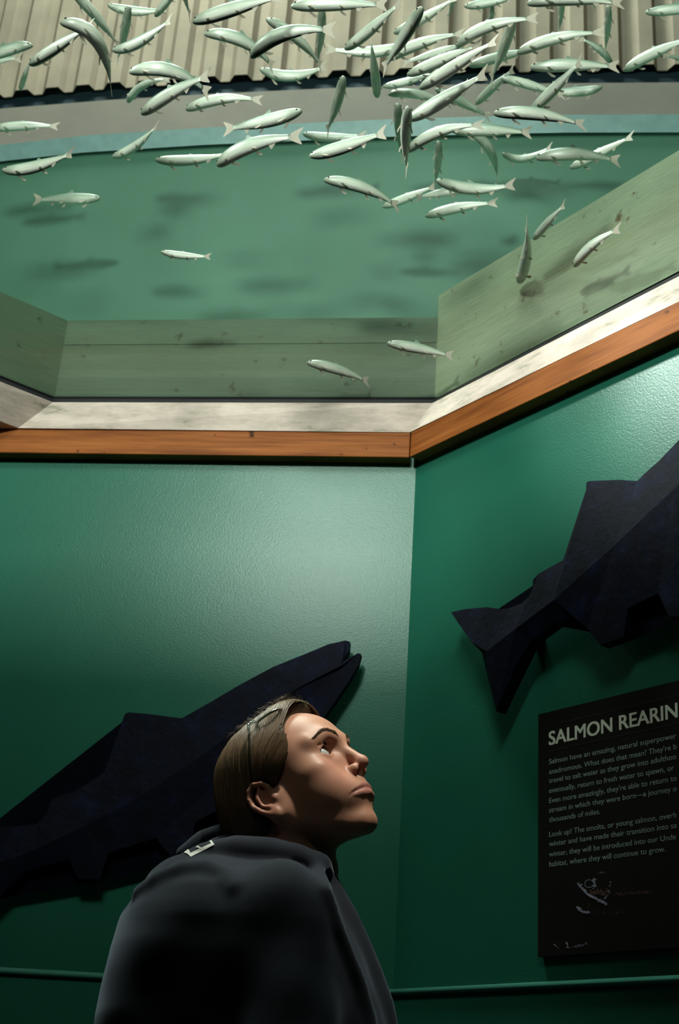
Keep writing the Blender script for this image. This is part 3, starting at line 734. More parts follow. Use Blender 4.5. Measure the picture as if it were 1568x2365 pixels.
def head_sdf(x, y, z):
    g = G(x, np.abs(y), z)
    d = g.ell((2, 0, 47), (93, 71, 75))                                        # skull
    d = smin(d, g.ell((47, 0, 44), (53, 60, 54)), 12)                            # forehead
    d = smin(d, g.ell((38, 0, -22), (58, 51, 66)), 24)                         # face block
    d = smin(d, g.chain([(74, 7, -84), (48, 35, -70), (14, 50, -46), (4, 58, -6)], [12, 11, 12, 12]), 20)
    d = smin(d, g.ell((73, 0, -78), (16, 20, 15)), 14)                         # chin
    d = smin(d, g.ell((62, 46, -3), (21, 18, 15)), 18)                         # cheekbone
    d = smin(d, g.ell((60, 29, -36), (29, 24, 28)), 20)                        # cheek
    d = smin(d, g.ell((46, 43, -22), (34, 19, 30)), 18)
    d = smin(d, g.ell((46, 46, 20), (26, 16, 28)), 18)
    d = smin(d, g.ell((76, 0, -44), (27, 31, 24)), 14)                         # mouth mound
    d = smin(d, g.chain([(93, 7, 36), (90, 28, 42), (75, 48, 37)], [9, 9.5, 8]), 14)   # brow
    d = smax(d, -g.ell((102, 27, 20), (17, 13, 9)), 11)                      # socket
    d = smin(d, g.chain([(92, 0, 28), (101, 0, 12), (111, 0, -8)], [8, 7.2, 7.4]), 9)   # bridge
    d = smin(d, g.ell((110, 0, -12), (11, 8.6, 8.8)), 6)                  # tip
    d = smin(d, g.ell((99, 11.8, -17), (9.5, 5.2, 7.4)), 4.5)                       # wing
    d = smin(d, g.cap((102, 0, -22), (98, 0, -34), 5.5, 4), 6)                 # columella, philtrum
    d = smax(d, -g.ell((105.5, 6.2, -21.5), (6.0, 3.0, 4.6)), 2.5)             # nostril
    d = smin(d, g.chain([(101.0, 0, -41.5), (98.0, 12, -42.6), (92.5, 24, -46.6), (86.0, 34, -50.5)], [4.4, 3.9, 2.7, 1.0]), 3.0)      # upper lip
    d = smin(d, g.chain([(99.6, 0, -52.2), (96.2, 14, -52.6), (90.3, 25, -52.4), (85.5, 32, -51.5)], [5.0, 4.4, 2.9, 1.0]), 3.0)    # lower lip
    d = smax(d, -g.chain([(106.0, 0, -46.9), (103.0, 11, -47.0), (97.2, 22, -48.8), (91.0, 30, -51.0), (86.5, 36, -53.5)], [1.9, 1.9, 1.7, 1.4, 0.8]), 1.8)
    # lids: a thick shell round the eyeball with an almond opening
    ex, ey, ez = g.x - EYE[0], g.y - EYE[1], g.z - EYE[2]
    r = np.sqrt(ex * ex + ey * ey + ez * ez)
    lid = r - 13.5
    d = smin(d, lid, 6)
    u = ey / 13.0
    q = np.clip(1 - u * u, -1, 1)
    up_ = ez - (0.2 - 0.8 * u + 8.2 * q); lo_ = (-0.6 - 0.8 * u - 4.8 * q) - ez
    opening = np.maximum(np.maximum(up_, lo_), -(ex - 2.0)) 
    d = smax(d, -np.maximum(opening, r - 18), 1.0)
    d = smax(d, -(r - ER + 0.3), 0.5)                                         # hollow for the eyeball
    # crease above the upper lid
    d = smax(d, -g.chain([(EYE[0] + 13, 18, 31.0), (EYE[0] + 15, 31, 33.5), (EYE[0] + 8, 44, 28)], 1.2), 3.0)
    # ear
    q = G(g.x + 6, g.y, (g.z + 4) / 0.88 )
    e = q.ell((-5, 70, 1), (15, 5, 26))
    e = smin(e, q.chain([(6, 70, 4), (9, 73, 16), (4, 77, 25), (-6, 80, 29), (-15, 81, 24), (-20, 81, 12), (-20, 80, 0), (-13, 77, -14), (-4, 73, -24)], [3, 3.4, 3.8, 4, 4, 4, 3.8, 3.8, 4], 1.5), 3)
    e = smin(e, q.ell((0, 71, -25), (7, 4, 8)), 4)
    e = smin(e, q.chain([(-3, 76, 20), (-10, 78, 8), (-8, 77, -6), (0, 74, -14)], [2.6, 3, 3, 3]), 2.5)
    e = smax(e, -q.ell((1, 79, -1), (8, 8, 10)), 2.5)
    e = smax(e, -q.chain([(2, 81, 22), (-8, 84, 25), (-15, 84, 16), (-15.5, 83, 2)], 2.4), 2.0)
    e = smin(e, q.ell((10, 70, -3), (4.5, 4.5, 6.5)), 4)
    d = smin(d, e, 4)
    # neck and the top of the chest, not symmetric (the head is turned)
    h = G(x, y, z); mid = (np.array([-12, 0, -42]) * 0.5 + nb * 0.5)
    nk = h.cap((-14, 0, -30), nb, 50, 58)
    nk = smin(nk, h.cap(nb, nb + w2dir((0, 0, -0.12)), 60, 66), 24)
    # sternomastoid cord on the visible side
    nk = smin(nk, h.cap((-2, -60, -30), nb + w2dir((0.05, -0.02, 0.0)), 10, 12), 18)
    d = smin(d, nk, 16)
    return d
def w2dir(v): return np.asarray(v) @ HM * 1000
def grid(x0, x1, y0, y1, z0, z1, h):
    gx, gy, gz = (np.arange(a, b + h, h, dtype=np.float32) for a, b in ((x0, x1), (y0, y1), (z0, z1)))
    return gx, gy, gz, np.meshgrid(gx, gy, gz, indexing='ij')

def skin_mat():
    m = Mat('skin'); a = m.n.new('ShaderNodeAttribute'); a.attribute_name = 'skin_tint'; v = m.coord()
    n = m.ramp(m.noise(v, 40, 4), [(0.3, (0.90, 0.86, 0.84, 1)), (0.7, (1, 1, 1, 1))])
    f = m.ramp(m.noise(v, 330, 2, 0.5), [(0.66, (1, 1, 1, 1)), (0.80, (0.90, 0.83, 0.78, 1))])
    c = m.mix(1.0, m.mix(1.0, a.outputs['Color'], n, 'MULTIPLY'), f, 'MULTIPLY')
    m.set(c, 0.46, 0.35); m.b.inputs['Subsurface Weight'].default_value = 0.10
    m.b.inputs['Subsurface Radius'].default_value = (0.012, 0.005, 0.003); m.b.inputs['Subsurface Scale'].default_value = 0.5
    m.bump(m.noise(v, 700, 3), 0.12, 0.0006); return m.m
MT['skin'] = skin_mat()

person = thing('person', (NB[0], NB[1], 0.0), 'person in a dark sweatshirt looking up and right, glasses pushed up on light brown hair', 'person')
def hand_sdf(g, s):
    """a relaxed hand hanging down, local mm, wrist at origin, fingers toward -z, palm facing the thigh (+y*s), thumb toward +x"""
    d = g.ell((0, 0, -48), (38, 14, 46)); d = smin(d, g.cap((0, 0, 35), (0, 0, -10), 25, 24), 12)
    for fx, L, r in ((27, 70, 8.6), (9, 80, 9), (-9, 74, 8.6), (-26, 58, 7.6)):
        a = np.array([fx, 0, -78]); b = a + (fx * 0.06, 8 * s, -L * 0.45); c = b + (0, 16 * s, -L * 0.30); e = c + (0, 17 * s, -L * 0.2)
        d = smin(d, g.chain([a, b, c, e], [r, r * .92, r * .84, r * .72]), 4)
    d = smin(d, g.chain([(30, 4 * s, -28), (50, 14 * s, -52), (54, 20 * s, -82), (50, 24 * s, -102)], [12, 10.5, 9, 7]), 8)
    return d
FT = np.array([math.cos(math.radians(15)), math.sin(math.radians(15)), 0]); RTT = np.array([FT[1], -FT[0], 0])
WRIST = {1: NB + FT * 0.10 + RTT * 0.30 + np.array([0, 0, -0.57]), -1: NB + FT * 0.10 - RTT * 0.30 + np.array([0, 0, -0.57])}
HIP = NB + FT * 0.02 + np.array([0, 0, -0.50])
def limb(s):
    """joints of one side: shoulder, elbow, wrist, hip, knee, ankle"""
    sh = NB + RTT * 0.15 * s - FT * 0.045 + np.array([0, 0, -0.065]); el = NB + RTT * 0.235 * s + FT * -0.03 + np.array([0, 0, -0.33])
    hp = HIP + RTT * 0.085 * s; kn = hp + FT * 0.02 + np.array([0, 0, -0.40]); an = np.array([hp[0] - 0.01, hp[1], 0.085])
    return sh, el, WRIST[s], hp, kn, an
def axis(lo, hi, coarse, fines):
    """increasing coordinates: coarse steps, with finer ones inside the given intervals"""
    out = [lo]
    while out[-1] < hi:
        h = coarse
        for a, b, f in fines:
            if a - h <= out[-1] < b: h = min(h, f if out[-1] >= a else max(f, min(h, a - out[-1])))
        out.append(out[-1] + h)
    return np.array(out, np.float32)
def build_body():
    hl, hh = 0.0017, 0.0026
    gx = axis(-0.45, 0.45, 0.014, [(HO[0] - 0.125, HO[0] + 0.142, hl), (-0.12, 0.20, hh)])
    gy = axis(1.50, 2.28, 0.014, [(HO[1] - 0.105, HO[1] + 0.118, hl)] + [(WRIST[k][1] - 0.065, WRIST[k][1] + 0.065, hh) for k in (1, -1)])
    gz = axis(0.0, 1.66, 0.016, [(NB[2] - 0.02, HO[2] + 0.165, hl), (WRIST[1][2] - 0.20, WRIST[1][2] + 0.02, hh)])
    F = np.full((len(gx), len(gy), len(gz)), 0.3, np.float32)
    def block(lo, hi, fn, k):
        sl = tuple(slice(max(0, np.searchsorted(g, a) - 1), np.searchsorted(g, b) + 1) for g, a, b in zip((gx, gy, gz), lo, hi))
        X, Y, Z = np.meshgrid(gx[sl[0]], gy[sl[1]], gz[sl[2]], indexing='ij')
        F[sl] = smin(F[sl], fn(X, Y, Z).astype(np.float32), k)
    def cap(a, b, ra, rb, k=0.02):
        a, b = np.asarray(a), np.asarray(b); m = max(ra, rb) + 0.05
        block(np.minimum(a, b) - m, np.maximum(a, b) + m, lambda X, Y, Z: G(X, Y, Z).cap(a, b, ra, rb), k)
    # trunk, arms, legs, feet (all under the clothes)
    cap(NB + [0, 0, -0.14], HIP + [0, 0, 0.10], 0.085, 0.09); cap(HIP + RTT * 0.05, HIP - RTT * 0.05, 0.11, 0.11)
    cap(NB + RTT * 0.08 + [0, 0, -0.11], NB - RTT * 0.08 + [0, 0, -0.11], 0.065, 0.065)
    for s in (1, -1):
        sh, el, wr, hp, kn, an = limb(s)
        sh = sh - [0, 0, 0.03]; cap(NB + [0, 0, -0.09], sh, 0.036, 0.034); cap(sh, el, 0.034, 0.034); cap(el, wr + [0, 0, 0.01], 0.038, 0.024)
        cap(hp, kn, 0.078, 0.052); cap(kn, an, 0.050, 0.036); cap(an - [0, 0, 0.03], an + FT * 0.15 - [0, 0, 0.05], 0.034, 0.026)
        f = lambda X, Y, Z, w=wr, q=s: hand_sdf(G(*[((X - w[0]) * A[0] + (Y - w[1]) * A[1] + (Z - w[2]) * A[2]) * 1000 for A in (FT, RTT, zz)]), -q) * 0.001
        block(wr - [0.08, 0.065, 0.20], wr + [0.08, 0.065, 0.05], f, 0.008)
    def hf(X, Y, Z):
        D = (X - np.float32(HO[0]), Y - np.float32(HO[1]), Z - np.float32(HO[2]))
        L = [(D[0] * np.float32(HM[0][a]) + D[1] * np.float32(HM[1][a]) + D[2] * np.float32(HM[2][a])) * np.float32(1000) for a in range(3)]
        return head_sdf(*L) * np.float32(0.001)
    block((HO[0] - 0.135, HO[1] - 0.13, NB[2] - 0.12), (HO[0] + 0.15, HO[1] + 0.13, HO[2] + 0.17), hf, 0.012)
    V, Q = nets(F, gx, gy, gz)
    del F
    # keep the one connected surface
    H = w2h(V); ay = np.abs(H[:, 1]); x, z = H[:, 0], H[:, 2]
    base = np.array([0.50, 0.245, 0.165]); red = np.array([0.50, 0.20, 0.145]); lip = np.array([0.40, 0.155, 0.125])
    gl = G(x, ay, z)
    col = np.tile(base, (len(V), 1))
    wgt = lambda d, a, b: np.clip((b - d) / (b - a), 0, 1)[:, None]
    ck = wgt(gl.ell((80, 36, -16), (28, 20, 16)), 0, 14) * 0.5; col = col * (1 - ck) + red * ck
    ns = wgt(gl.sph((112, 0, -12), 10), 0, 8) * 0.5; col = col * (1 - ns) + red * ns
    er = wgt(gl.ell((-12, 78, -2), (18, 12, 30)), 0, 6) * 0.5; col = col * (1 - er) + red * er
    lp = np.minimum(gl.chain([(101.5, 0, -42.4), (98.5, 12, -43.4), (93, 24, -47), (87, 33, -50.4)], [4.4, 3.9, 2.7, 1.0]), gl.chain([(100, 0, -51.4), (96.8, 14, -51.8), (91, 25, -52), (86.5, 32, -51.5)], [4.6, 4.0, 2.7, 1.0]))
    lw = wgt(lp, 0.2, 1.6) * 0.9; col = col * (1 - lw) + lip * lw
    rr = np.sqrt((x - EYE[0]) ** 2 + (ay - EYE[1]) ** 2 + (z - EYE[2]) ** 2)
    lw = wgt(np.where(x > EYE[0] + 4, rr, 99), 14.0, 18.0) * 0.35; col = col * (1 - lw) + np.array([0.34, 0.15, 0.12]) * lw
    lw = wgt(np.where(x > EYE[0] + 3, rr, 99), 12.4, 13.6) * 0.8; col = col * (1 - lw) + np.array([0.30, 0.12, 0.10]) * lw
    o = obj('body', V, Q, MT['skin'], person, smooth=True)
    bm = bmesh.new(); bm.from_mesh(o.data); bm.verts.ensure_lookup_table()
    cl = bm.verts.layers.float_color.new('skin_tint')
    for v, c in zip(bm.verts, col): v[cl] = (c[0], c[1], c[2], 1)
    # drop any stray crumbs of surface
    seen = set(); best = None
    for v0 in bm.verts:
        if v0.index in seen: continue
        st = [v0]; comp = [v0]; seen.add(v0.index)
        while st:
            v = st.pop()
            for e in v.link_edges:
                w = e.other_vert(v)
                if w.index not in seen: seen.add(w.index); st.append(w); comp.append(w)
        if best is None or len(comp) > len(best): best = comp
    keep = set(v.index for v in best)
    bmesh.ops.delete(bm, geom=[v for v in bm.verts if v.index not in keep], context='VERTS')
    bm.to_mesh(o.data); bm.free()
    for p in o.data.polygons: p.use_smooth = True
    sm = o.modifiers.new('smooth', 'SMOOTH'); sm.factor = 0.5; sm.iterations = 2
    return o
build_body()
# eyes
def eye_mat():
    m = Mat('eye_surface'); tc = m.n.new('ShaderNodeTexCoord'); sp = m.n.new('ShaderNodeSeparateXYZ'); m.link(tc.outputs['Object'], sp.inputs[0])
    c = m.ramp(sp.outputs[0], [(0.0, srgb(196, 196, 190)), (0.0101, srgb(200, 200, 196)), (0.0104, srgb(50, 40, 30)), (0.0113, srgb(92, 74, 48)), (0.01135, (0.004, 0.004, 0.004, 1))])
    m.set(c, 0.08, 0.6); return m.m
MT['eyeball'] = eye_mat(); 
def ramp_fix():
    # the ramp works on 0..1: scale x by 1/0.012
    m = MT['eyeball']; t = m.node_tree; rp = [n for n in t.nodes if n.type == 'VALTORGB'][0]; sp = [n for n in t.nodes if n.type == 'SEPXYZ'][0]
    ml = t.nodes.new('ShaderNodeMath'); ml.operation = 'MULTIPLY'; ml.inputs[1].default_value = 1 / 0.0121
    t.links.new(sp.outputs[0], ml.inputs[0]); t.links.new(ml.outputs[0], rp.inputs[0])
    for e, p in zip(rp.color_ramp.elements, (0.0, 0.865, 0.885, 0.945, 0.955)): e.position = p
ramp_fix()
for s in (1, -1):
    c = EYE * np.array([1, s, 1])
    bm = bmesh.new(); bmesh.ops.create_uvsphere(bm, u_segments=40, v_segments=24, radius=0.0121)
    me = bpy.data.meshes.new('eye'); bm.to_mesh(me); bm.free(); me.materials.append(MT['eyeball'])
    for p in me.polygons: p.use_smooth = True
    o = bpy.data.objects.new('eye', me); COL.objects.link(o); o.parent = person
    g = HM @ np.array([math.cos(0.42) * math.cos(0.06), math.sin(0.06), math.sin(0.42)])       # gaze, up and slightly to her left
    o.location = h2w(c) - WPOS[person.name]; o.rotation_euler = Vector(g).to_track_quat('X', 'Z').to_euler()

# ---- hair
def hair_sdf(x, y, z):
    """smooth outer shell of the hair in head coordinates"""
    g = G(x, y, z)
    d = g.ell((-1, 0, 48), (103, 82, 81))
    d = smin(d, g.ell((-46, 0, 6), (66, 80, 70)), 20)                  # fuller at the back, bobbed at the nape
    d = smin(d, g.ell((50, -4, 100), (34, 46, 24)), 22)                 # swept volume over the forehead
    return d
def hair_keep(x, y, z):
    """>0 where the face shows: hairline, temple, in front of and around the ear"""
    ay = np.abs(y)
    hl = np.interp(z, [-90, -45, -34, -28, -8, 8, 22, 32, 45, 60, 80, 95, 110, 125], [-34, -34, -30, -26, -26, 14, 32, 44, 52, 57, 60, 65, 74, 112])
    hl = hl - 0.0012 * ay ** 2 * np.clip((z - 30) / 40, 0, 1) + 8 * np.clip((30 - ay) / 30, 0, 1) * np.clip((z - 40) / 40, 0, 1)
    hl = hl + np.clip((y - 18) / 22, 0, 1) * np.clip((z - 40) / 25, 0, 1) * 12
    return x - hl
def hair_mat():
    m = Mat('light_brown_hair'); v = m.coord()
    a = m.n.new('ShaderNodeAttribute'); a.attribute_name = 'strand_tint'
    m.set(a.outputs['Color'], 0.42, 0.5); m.b.inputs['Anisotropic'].default_value = 0.3; return m.m
MT['hair'] = hair_mat()
def tint(o, C):
    ca = o.data.color_attributes.new('strand_tint', 'FLOAT_COLOR', 'POINT')
    ca.data.foreach_set('color', np.c_[C, np.ones(len(C))].astype(np.float32).ravel())
def hair_radius(D, c0):
    """distance from c0 to the hair shell along unit directions D"""
    t = np.full(len(D), 40.0)
    for _ in range(60):
        p = c0 + D * t[:, None]; t = t - hair_sdf(p[:, 0], p[:, 1], p[:, 2]) * 0.8
    return t
def build_hair():
    gx, gy, gz, (X, Y, Z) = grid(-130, 110, -100, 100, -84, 160, 2.4)
    sd = hair_sdf(X, Y, Z)
    groove = 1.6 * np.sin(np.arctan2(Y, Z - 40) * 34 + X * 0.05 + 2 * np.sin(Y * 0.08)) * np.exp(-((sd) / 9) ** 2)
    F = smax(sd + 3.0 + groove * 0.7, hair_keep(X, Y, Z), 5)
    F = smax(F, -(G(X, np.abs(Y), Z).ell((-7, 84, -4), (21, 26, 30))), 4)       # the ear stays free
    F = smax(F, -(Z + 44 - 0.25 * X), 6)
    V, Q = nets(F, gx, gy, gz)
    o = obj('hair', h2w(V), Q, MT['hair'], person, smooth=True)
    rg = np.random.default_rng(3)
    tint(o, np.tile(np.array([0.060, 0.038, 0.021]), (len(V), 1)))
    c0 = np.array([-6.0, 0, 40.0]); N = 3600
    # strands leave the parting / hairline and sweep back, down and behind the ear
    vs, fs, cs = [], [], []
    side = rg.choice([-1, 1], N, p=[0.62, 0.38])
    u = rg.random(N)
    part = np.stack([-30 + 118 * u, 14 + 8 * rg.standard_normal(N), np.interp(u, [0, .45, .8, 1], [140, 142, 128, 104])], -1)
    part[:, 1] *= 1.0
    front = rg.random(N) < 0.4
    ya = rg.random(N)
    part[front] = np.stack([np.full(N, 96.0), side * (8 + 60 * ya), np.interp(ya, [0, .5, .8, 1], [96, 84, 58, 36])], -1)[front]
    u = np.where(front, 0.55 + 0.45 * ya, u)
    tgt_x = np.interp(u + 0.10 * rg.standard_normal(N), [0, 0.35, 0.7, 1], [-100, -84, -52, -26]); 
    tgt_z = np.interp(tgt_x, [-100, -70, -40, -26], [-48, -58, -52, -12]) + 12 * rg.standard_normal(N)
    tgt = np.stack([tgt_x, side * np.interp(tgt_x, [-100, -80, -50, -26], [30, 62, 76, 80]) * (0.9 + 0.2 * rg.random(N)), tgt_z], -1)
    ns = 26; tt = np.linspace(0, 1, ns)
    d0 = part - c0; d0 /= np.linalg.norm(d0, axis=1)[:, None]; d1 = tgt - c0; d1 /= np.linalg.norm(d1, axis=1)[:, None]
    fwd_pull = np.array([1.0, 0, 0.1])
    clump = np.floor(u * 26) + 40 * side
    lift = rg.random(N) ** 3 * 6 - 0.8 + 1.2 * np.sin(clump * 3.3)
    for k, t in enumerate(tt):
        ctrl = d0 * 0.42 + d1 * 0.58 + np.stack([0.38 * u, side * 0.55, 0.25 + 0 * u], -1)
        ctrl /= np.linalg.norm(ctrl, axis=1)[:, None]
        D = (1 - t) ** 2 * d0 + 2 * t * (1 - t) * ctrl + t * t * d1; D /= np.linalg.norm(D, axis=1)[:, None]
        wav = 0.035 * np.sin(clump * 7.1 + t * 5) * t + 0.02 * np.sin(clump * 13.7 + t * 9)
        D = D + np.stack([wav, 0 * wav, wav * 0.6], -1); D /= np.linalg.norm(D, axis=1)[:, None]
        r = hair_radius(D, c0) - 1.0 + lift * math.sin(math.pi * min(1, t * 1.2)) * 0.6
        P = c0 + D * r[:, None]
        if k == 0: path = np.zeros((N, ns, 3))
        path[:, k] = P
    keep = (hair_keep(path[:, :, 0], path[:, :, 1], path[:, :, 2]) < 2).mean(1) > 0.35
    path = path[keep]; N = len(path)
    base = np.array([0.118, 0.070, 0.036]); vid = 0
    for i in range(N):
        p = path[i].copy()
        bad = hair_keep(p[:, 0], p[:, 1], p[:, 2]) > 5
        earz = ((p[:, 0] + 7) / 20) ** 2 + ((p[:, 2] + 4) / 29) ** 2 < 1
        okm = ~(bad | (earz & (np.abs(p[:, 1]) > 60)))
        j = np.argmax(okm); e = len(okm)
        run = np.where(~okm[j:])[0]
        if len(run): e = j + run[0]
        p = p[j:e]
        if len(p) < 5: continue
        m = len(p); w = 0.55 * np.sin(np.linspace(0.35, math.pi * 0.97, m)) ** 0.6
        T = np.gradient(p, axis=0); T /= np.linalg.norm(T, axis=1)[:, None] + 1e-9
        Nn = p - c0; Nn /= np.linalg.norm(Nn, axis=1)[:, None]; S = np.cross(T, Nn)
        tri = np.stack([p + S * w[:, None], p + Nn * w[:, None] * 1.3, p - S * w[:, None]], 1).reshape(-1, 3)
        vs.append(tri); cc = base * (0.65 + 0.8 * rg.random()) ; cs.append(np.tile(cc, (m * 3, 1)))
        for a in range(m - 1):
            b = vid + a * 3
            fs += [(b, b + 1, b + 4, b + 3), (b + 1, b + 2, b + 5, b + 4)]
        vid += m * 3
    o2 = obj('hair_strands', h2w(np.concatenate(vs)), fs, MT['hair'], o, smooth=True); tint(o2, np.concatenate(cs)); o2['kind'] = 'stuff'
    # loose flyaway hairs along the top
    mb = MB()
    for i in range(90):
        x0 = rg.uniform(-10, 96); a = np.array([x0, rg.uniform(-40, 30), 0]); 
        pts = []
        for t in np.linspace(0, 1, 8):
            q = np.array([x0 - 40 * t + 0, a[1] * (1 + .5 * t), 60.0]); dd = q - c0
            dd = np.array([q[0] - c0[0], q[1], 95 - 20 * t]); dd /= np.linalg.norm(dd)
            r = hair_radius(dd[None], c0)[0]; pts.append(c0 + dd * (r + rg.uniform(4, 13) * math.sin(math.pi * t) ** 1 - 1))
        mb.tube(h2w(np.array(pts)), 0.00013, 3, False)
    o3 = obj('flyaway_hairs', mb.v, mb.f, MT['hair'], o); tint(o3, np.tile(base, (len(mb.v), 1))); o3['kind'] = 'stuff'
build_hair()
# eyebrows: short hairs laid along the brow
MT['brow'] = simple('brown_brow_hair', (0.055, 0.032, 0.018, 1), 0.85, 0.08)
def build_brows():
    rg = np.random.default_rng(8)
    for s in (1, -1):
        mb = MB()
        for i in range(230):
            t = rg.random(); th = rg.normal(0, 1.5) * (1 - 0.55 * t)
            y = 12 + 36 * t; zc = np.interp(t, [0, .35, .65, 1], [37, 43.5, 45.5, 38.5]) + th
            def surf(y_, z_):
                xs = np.linspace(125, 30, 160); d = head_sdf(xs, np.full(160, y_ * s), np.full(160, z_)); k = np.argmax(d < 0); return xs[k]
            L = rg.uniform(5, 8); dz = np.interp(t, [0, .4, 1], [4.5, 1.5, -2.5])
            pts = []
            for q in (0, .5, 1):
                yy, z2 = y + L * q * 0.9, zc + dz * q; pts.append((surf(yy, z2) + 0.5 + 0.5 * math.sin(math.pi * q), yy * s, z2))
            mb.tube(h2w(np.array(pts)), [0.00026, 0.00024, 0.00008], 3, False)
        o = obj('eyebrow', mb.v, mb.f, MT['brow'], person)
        # upper lashes
        mb = MB()
        for t in np.linspace(-0.25, 0.45, 24):
            y0 = EYE[1] + 11.6 * t; u_ = (y0 - EYE[1]) / 13.0; z0 = EYE[2] + (0.2 - 0.8 * u_ + 8.2 * (1 - u_ * u_))
            x0 = EYE[0] + math.sqrt(max(13.4 ** 2 - (y0 - EYE[1]) ** 2 - (z0 - EYE[2]) ** 2, 4))
            mb.tube(h2w(np.array([(x0, y0 * s, z0), (x0 + 4, (y0 + 2.0 * t) * s, z0 + 0.6), (x0 + 6, (y0 + 3.0 * t) * s, z0 + 3.0)])), [0.00028, 0.00022, 0.00006], 3, False)
        o = obj('eyelashes', mb.v, mb.f, MT['hair'], person); tint(o, np.tile(np.array([0.008, 0.006, 0.005]), (len(mb.v), 1)))
build_brows()

# ---- sweatshirt
def cloth_mat(name, c, sheen=0.6):
    m = Mat(name); v = m.coord()
    m.set(m.ramp(m.noise(v, 60, 4), [(0.3, tuple(x * 0.85 for x in c[:3]) + (1,)), (0.7, c)]), 0.9, 0.15)
    m.b.inputs['Sheen Weight'].default_value = sheen; m.b.inputs['Sheen Roughness'].default_value = 0.4; m.b.inputs['Sheen Tint'].default_value = (0.7, 0.8, 1.0, 1)
    m.bump(m.noise(v, 900, 2), 0.25, 0.0006); return m.m
MT['sweater'] = cloth_mat('charcoal_fleece', srgb(38, 41, 49), 0.2)
MT['trousers'] = cloth_mat('black_trouser_cloth', srgb(26, 26, 28), 0.1)
MT['shoe'] = simple('dark_shoe_leather', srgb(30, 26, 24), 0.5, 0.4)
MT['printed'] = simple('white_print', srgb(214, 214, 208), 0.8, 0.2, 0.02)
YS = 1.82
SIL = [(1985, 392, 700), (2020, 352, 750), (2060, 325, 790), (2120, 287, 824), (2200, 259, 870), (2280, 243, 905), (2365, 226, 943), (2500, 220, 930), (2800, 260, 900), (3100, 300, 860)]
_sl = []
for y, xl, xr in SIL:
    a, b = atY(xl, y, YS), atY(xr, y, YS)
    _sl.append(((a[2] + b[2]) / 2, ((a + b) / 2 - NB) @ FT, np.linalg.norm(b - a) / 2))
_sl = np.array(sorted(_sl)); 
RIDGES = []
def sweater_sdf(X, Y, Z, ridges=True):
    g = G(X, Y, Z); dx, dy, dz = X - NB[0], Y - NB[1], Z - NB[2]
    u = dx * FT[0] + dy * FT[1]; v = dx * RTT[0] + dy * RTT[1]
    uc = np.interp(Z, _sl[:, 0], _sl[:, 1]); a = np.interp(Z, _sl[:, 0], _sl[:, 2])
    a = a * 0.97
    top = _sl[-1, 0]
    b = np.interp(dz, [-0.62, -0.45, -0.25, -0.13, -0.09, -0.05, -0.02, 0.0], [0.19, 0.20, 0.185, 0.19, 0.185, 0.16, 0.11, 0.07])
    p = 2.3
    d = ((np.abs(u - uc) / a) ** p + (np.abs(v) / b) ** p + 1e-9) ** (1 / p) - 1
    d = d * np.minimum(a, b)
    d = smax(d, Z - (top + 0.004), 0.014)
    hem = HIP[2] - 0.08
    d = smax(d, hem - Z, 0.02)
    for s in (1, -1):
        sh, el, wr, hp, kn, an = limb(s)
        d = smin(d, g.chain([sh + [0, 0, -0.025], el, wr + [0, 0, 0.04]], [0.062, 0.056, 0.045]), 0.04)
        d = smin(d, g.cap(NB + [0, 0, -0.05], sh + [0, 0, -0.01], 0.058, 0.056), 0.03)
        d = smin(d, g.cap(wr + [0, 0, 0.05], wr + [0, 0, 0.01], 0.038, 0.036), 0.008)
    # loose cloth: broad sagging folds
    w = 0.0013 * np.sin(Z * 62 + u * 26 + v * 16) * np.sin(v * 30 - Z * 13 + 1.0) + 0.0012 * np.sin(u * 75 - Z * 40)
    d = d + w
    # opening for the neck
    d = smax(d, -g.cap(NB + [0, 0, -0.03], NB + HM @ np.array([0.01, 0, 0.1]), 0.052, 0.064), 0.016)
    if ridges:
        for pts, rs, k in RIDGES: d = smin(d, g.chain(pts, rs), k)
    return d
def trace(px, py, off=0.0):
    d = ray(px, py); d = d / np.linalg.norm(d); t = 1.3
    for _ in range(90):
        p = CAM + d * t; s_ = float(sweater_sdf(np.array([p[0]]), np.array([p[1]]), np.array([p[2]]))[0]); t += s_ * 0.7
        if abs(s_) < 1e-4 or t > 2.4: break
    return CAM + d * (t - off) if t < 2.4 else None
def ridge(pts, r, k, sink=0.0, Y=None):
    P = []
    for q in pts:
        p = atY(q[0], q[1], Y) if Y else trace(*q)
        if p is None: p = atY(q[0], q[1], YS)
        if not Y: p = p + (p - CAM) / np.linalg.norm(p - CAM) * sink
        P.append(p)
    n = len(P); rs = [r * (0.45 + 0.55 * math.sin(math.pi * (i + 0.7) / (n + 0.4))) for i in range(n)]
    return (P, rs, k)
# collar and hood cloth bunched behind the neck
RIDGES.append(ridge([(424, 1972), (470, 1942), (530, 1926), (598, 1924), (638, 1940), (662, 1968)], 0.018, 0.004, Y=1.90))
RIDGES.append(ridge([(440, 1984), (505, 1954), (565, 1945), (622, 1952), (672, 1974)], 0.015, 0.004, Y=1.86))
RIDGES.append(ridge([(400, 2010), (470, 1975), (545, 1962), (620, 1966), (690, 1978), (738, 1998)], 0.019, 0.008, Y=1.80))
_new = [ridge([(322, 2062), (365, 2034), (420, 2014), (480, 2010), (520, 2026), (545, 2052)], 0.014, 0.012, 0.006),
        ridge([(734, 2000), (749, 2062), (772, 2138), (805, 2225), (825, 2271), (848, 2347), (856, 2400)], 0.012, 0.010, 0.006),
        ridge([(738, 1996), (759, 2024), (782, 2076), (805, 2120), (832, 2180), (861, 2246), (890, 2320), (905, 2380)], 0.014, 0.022, 0.010)]
RIDGES += _new
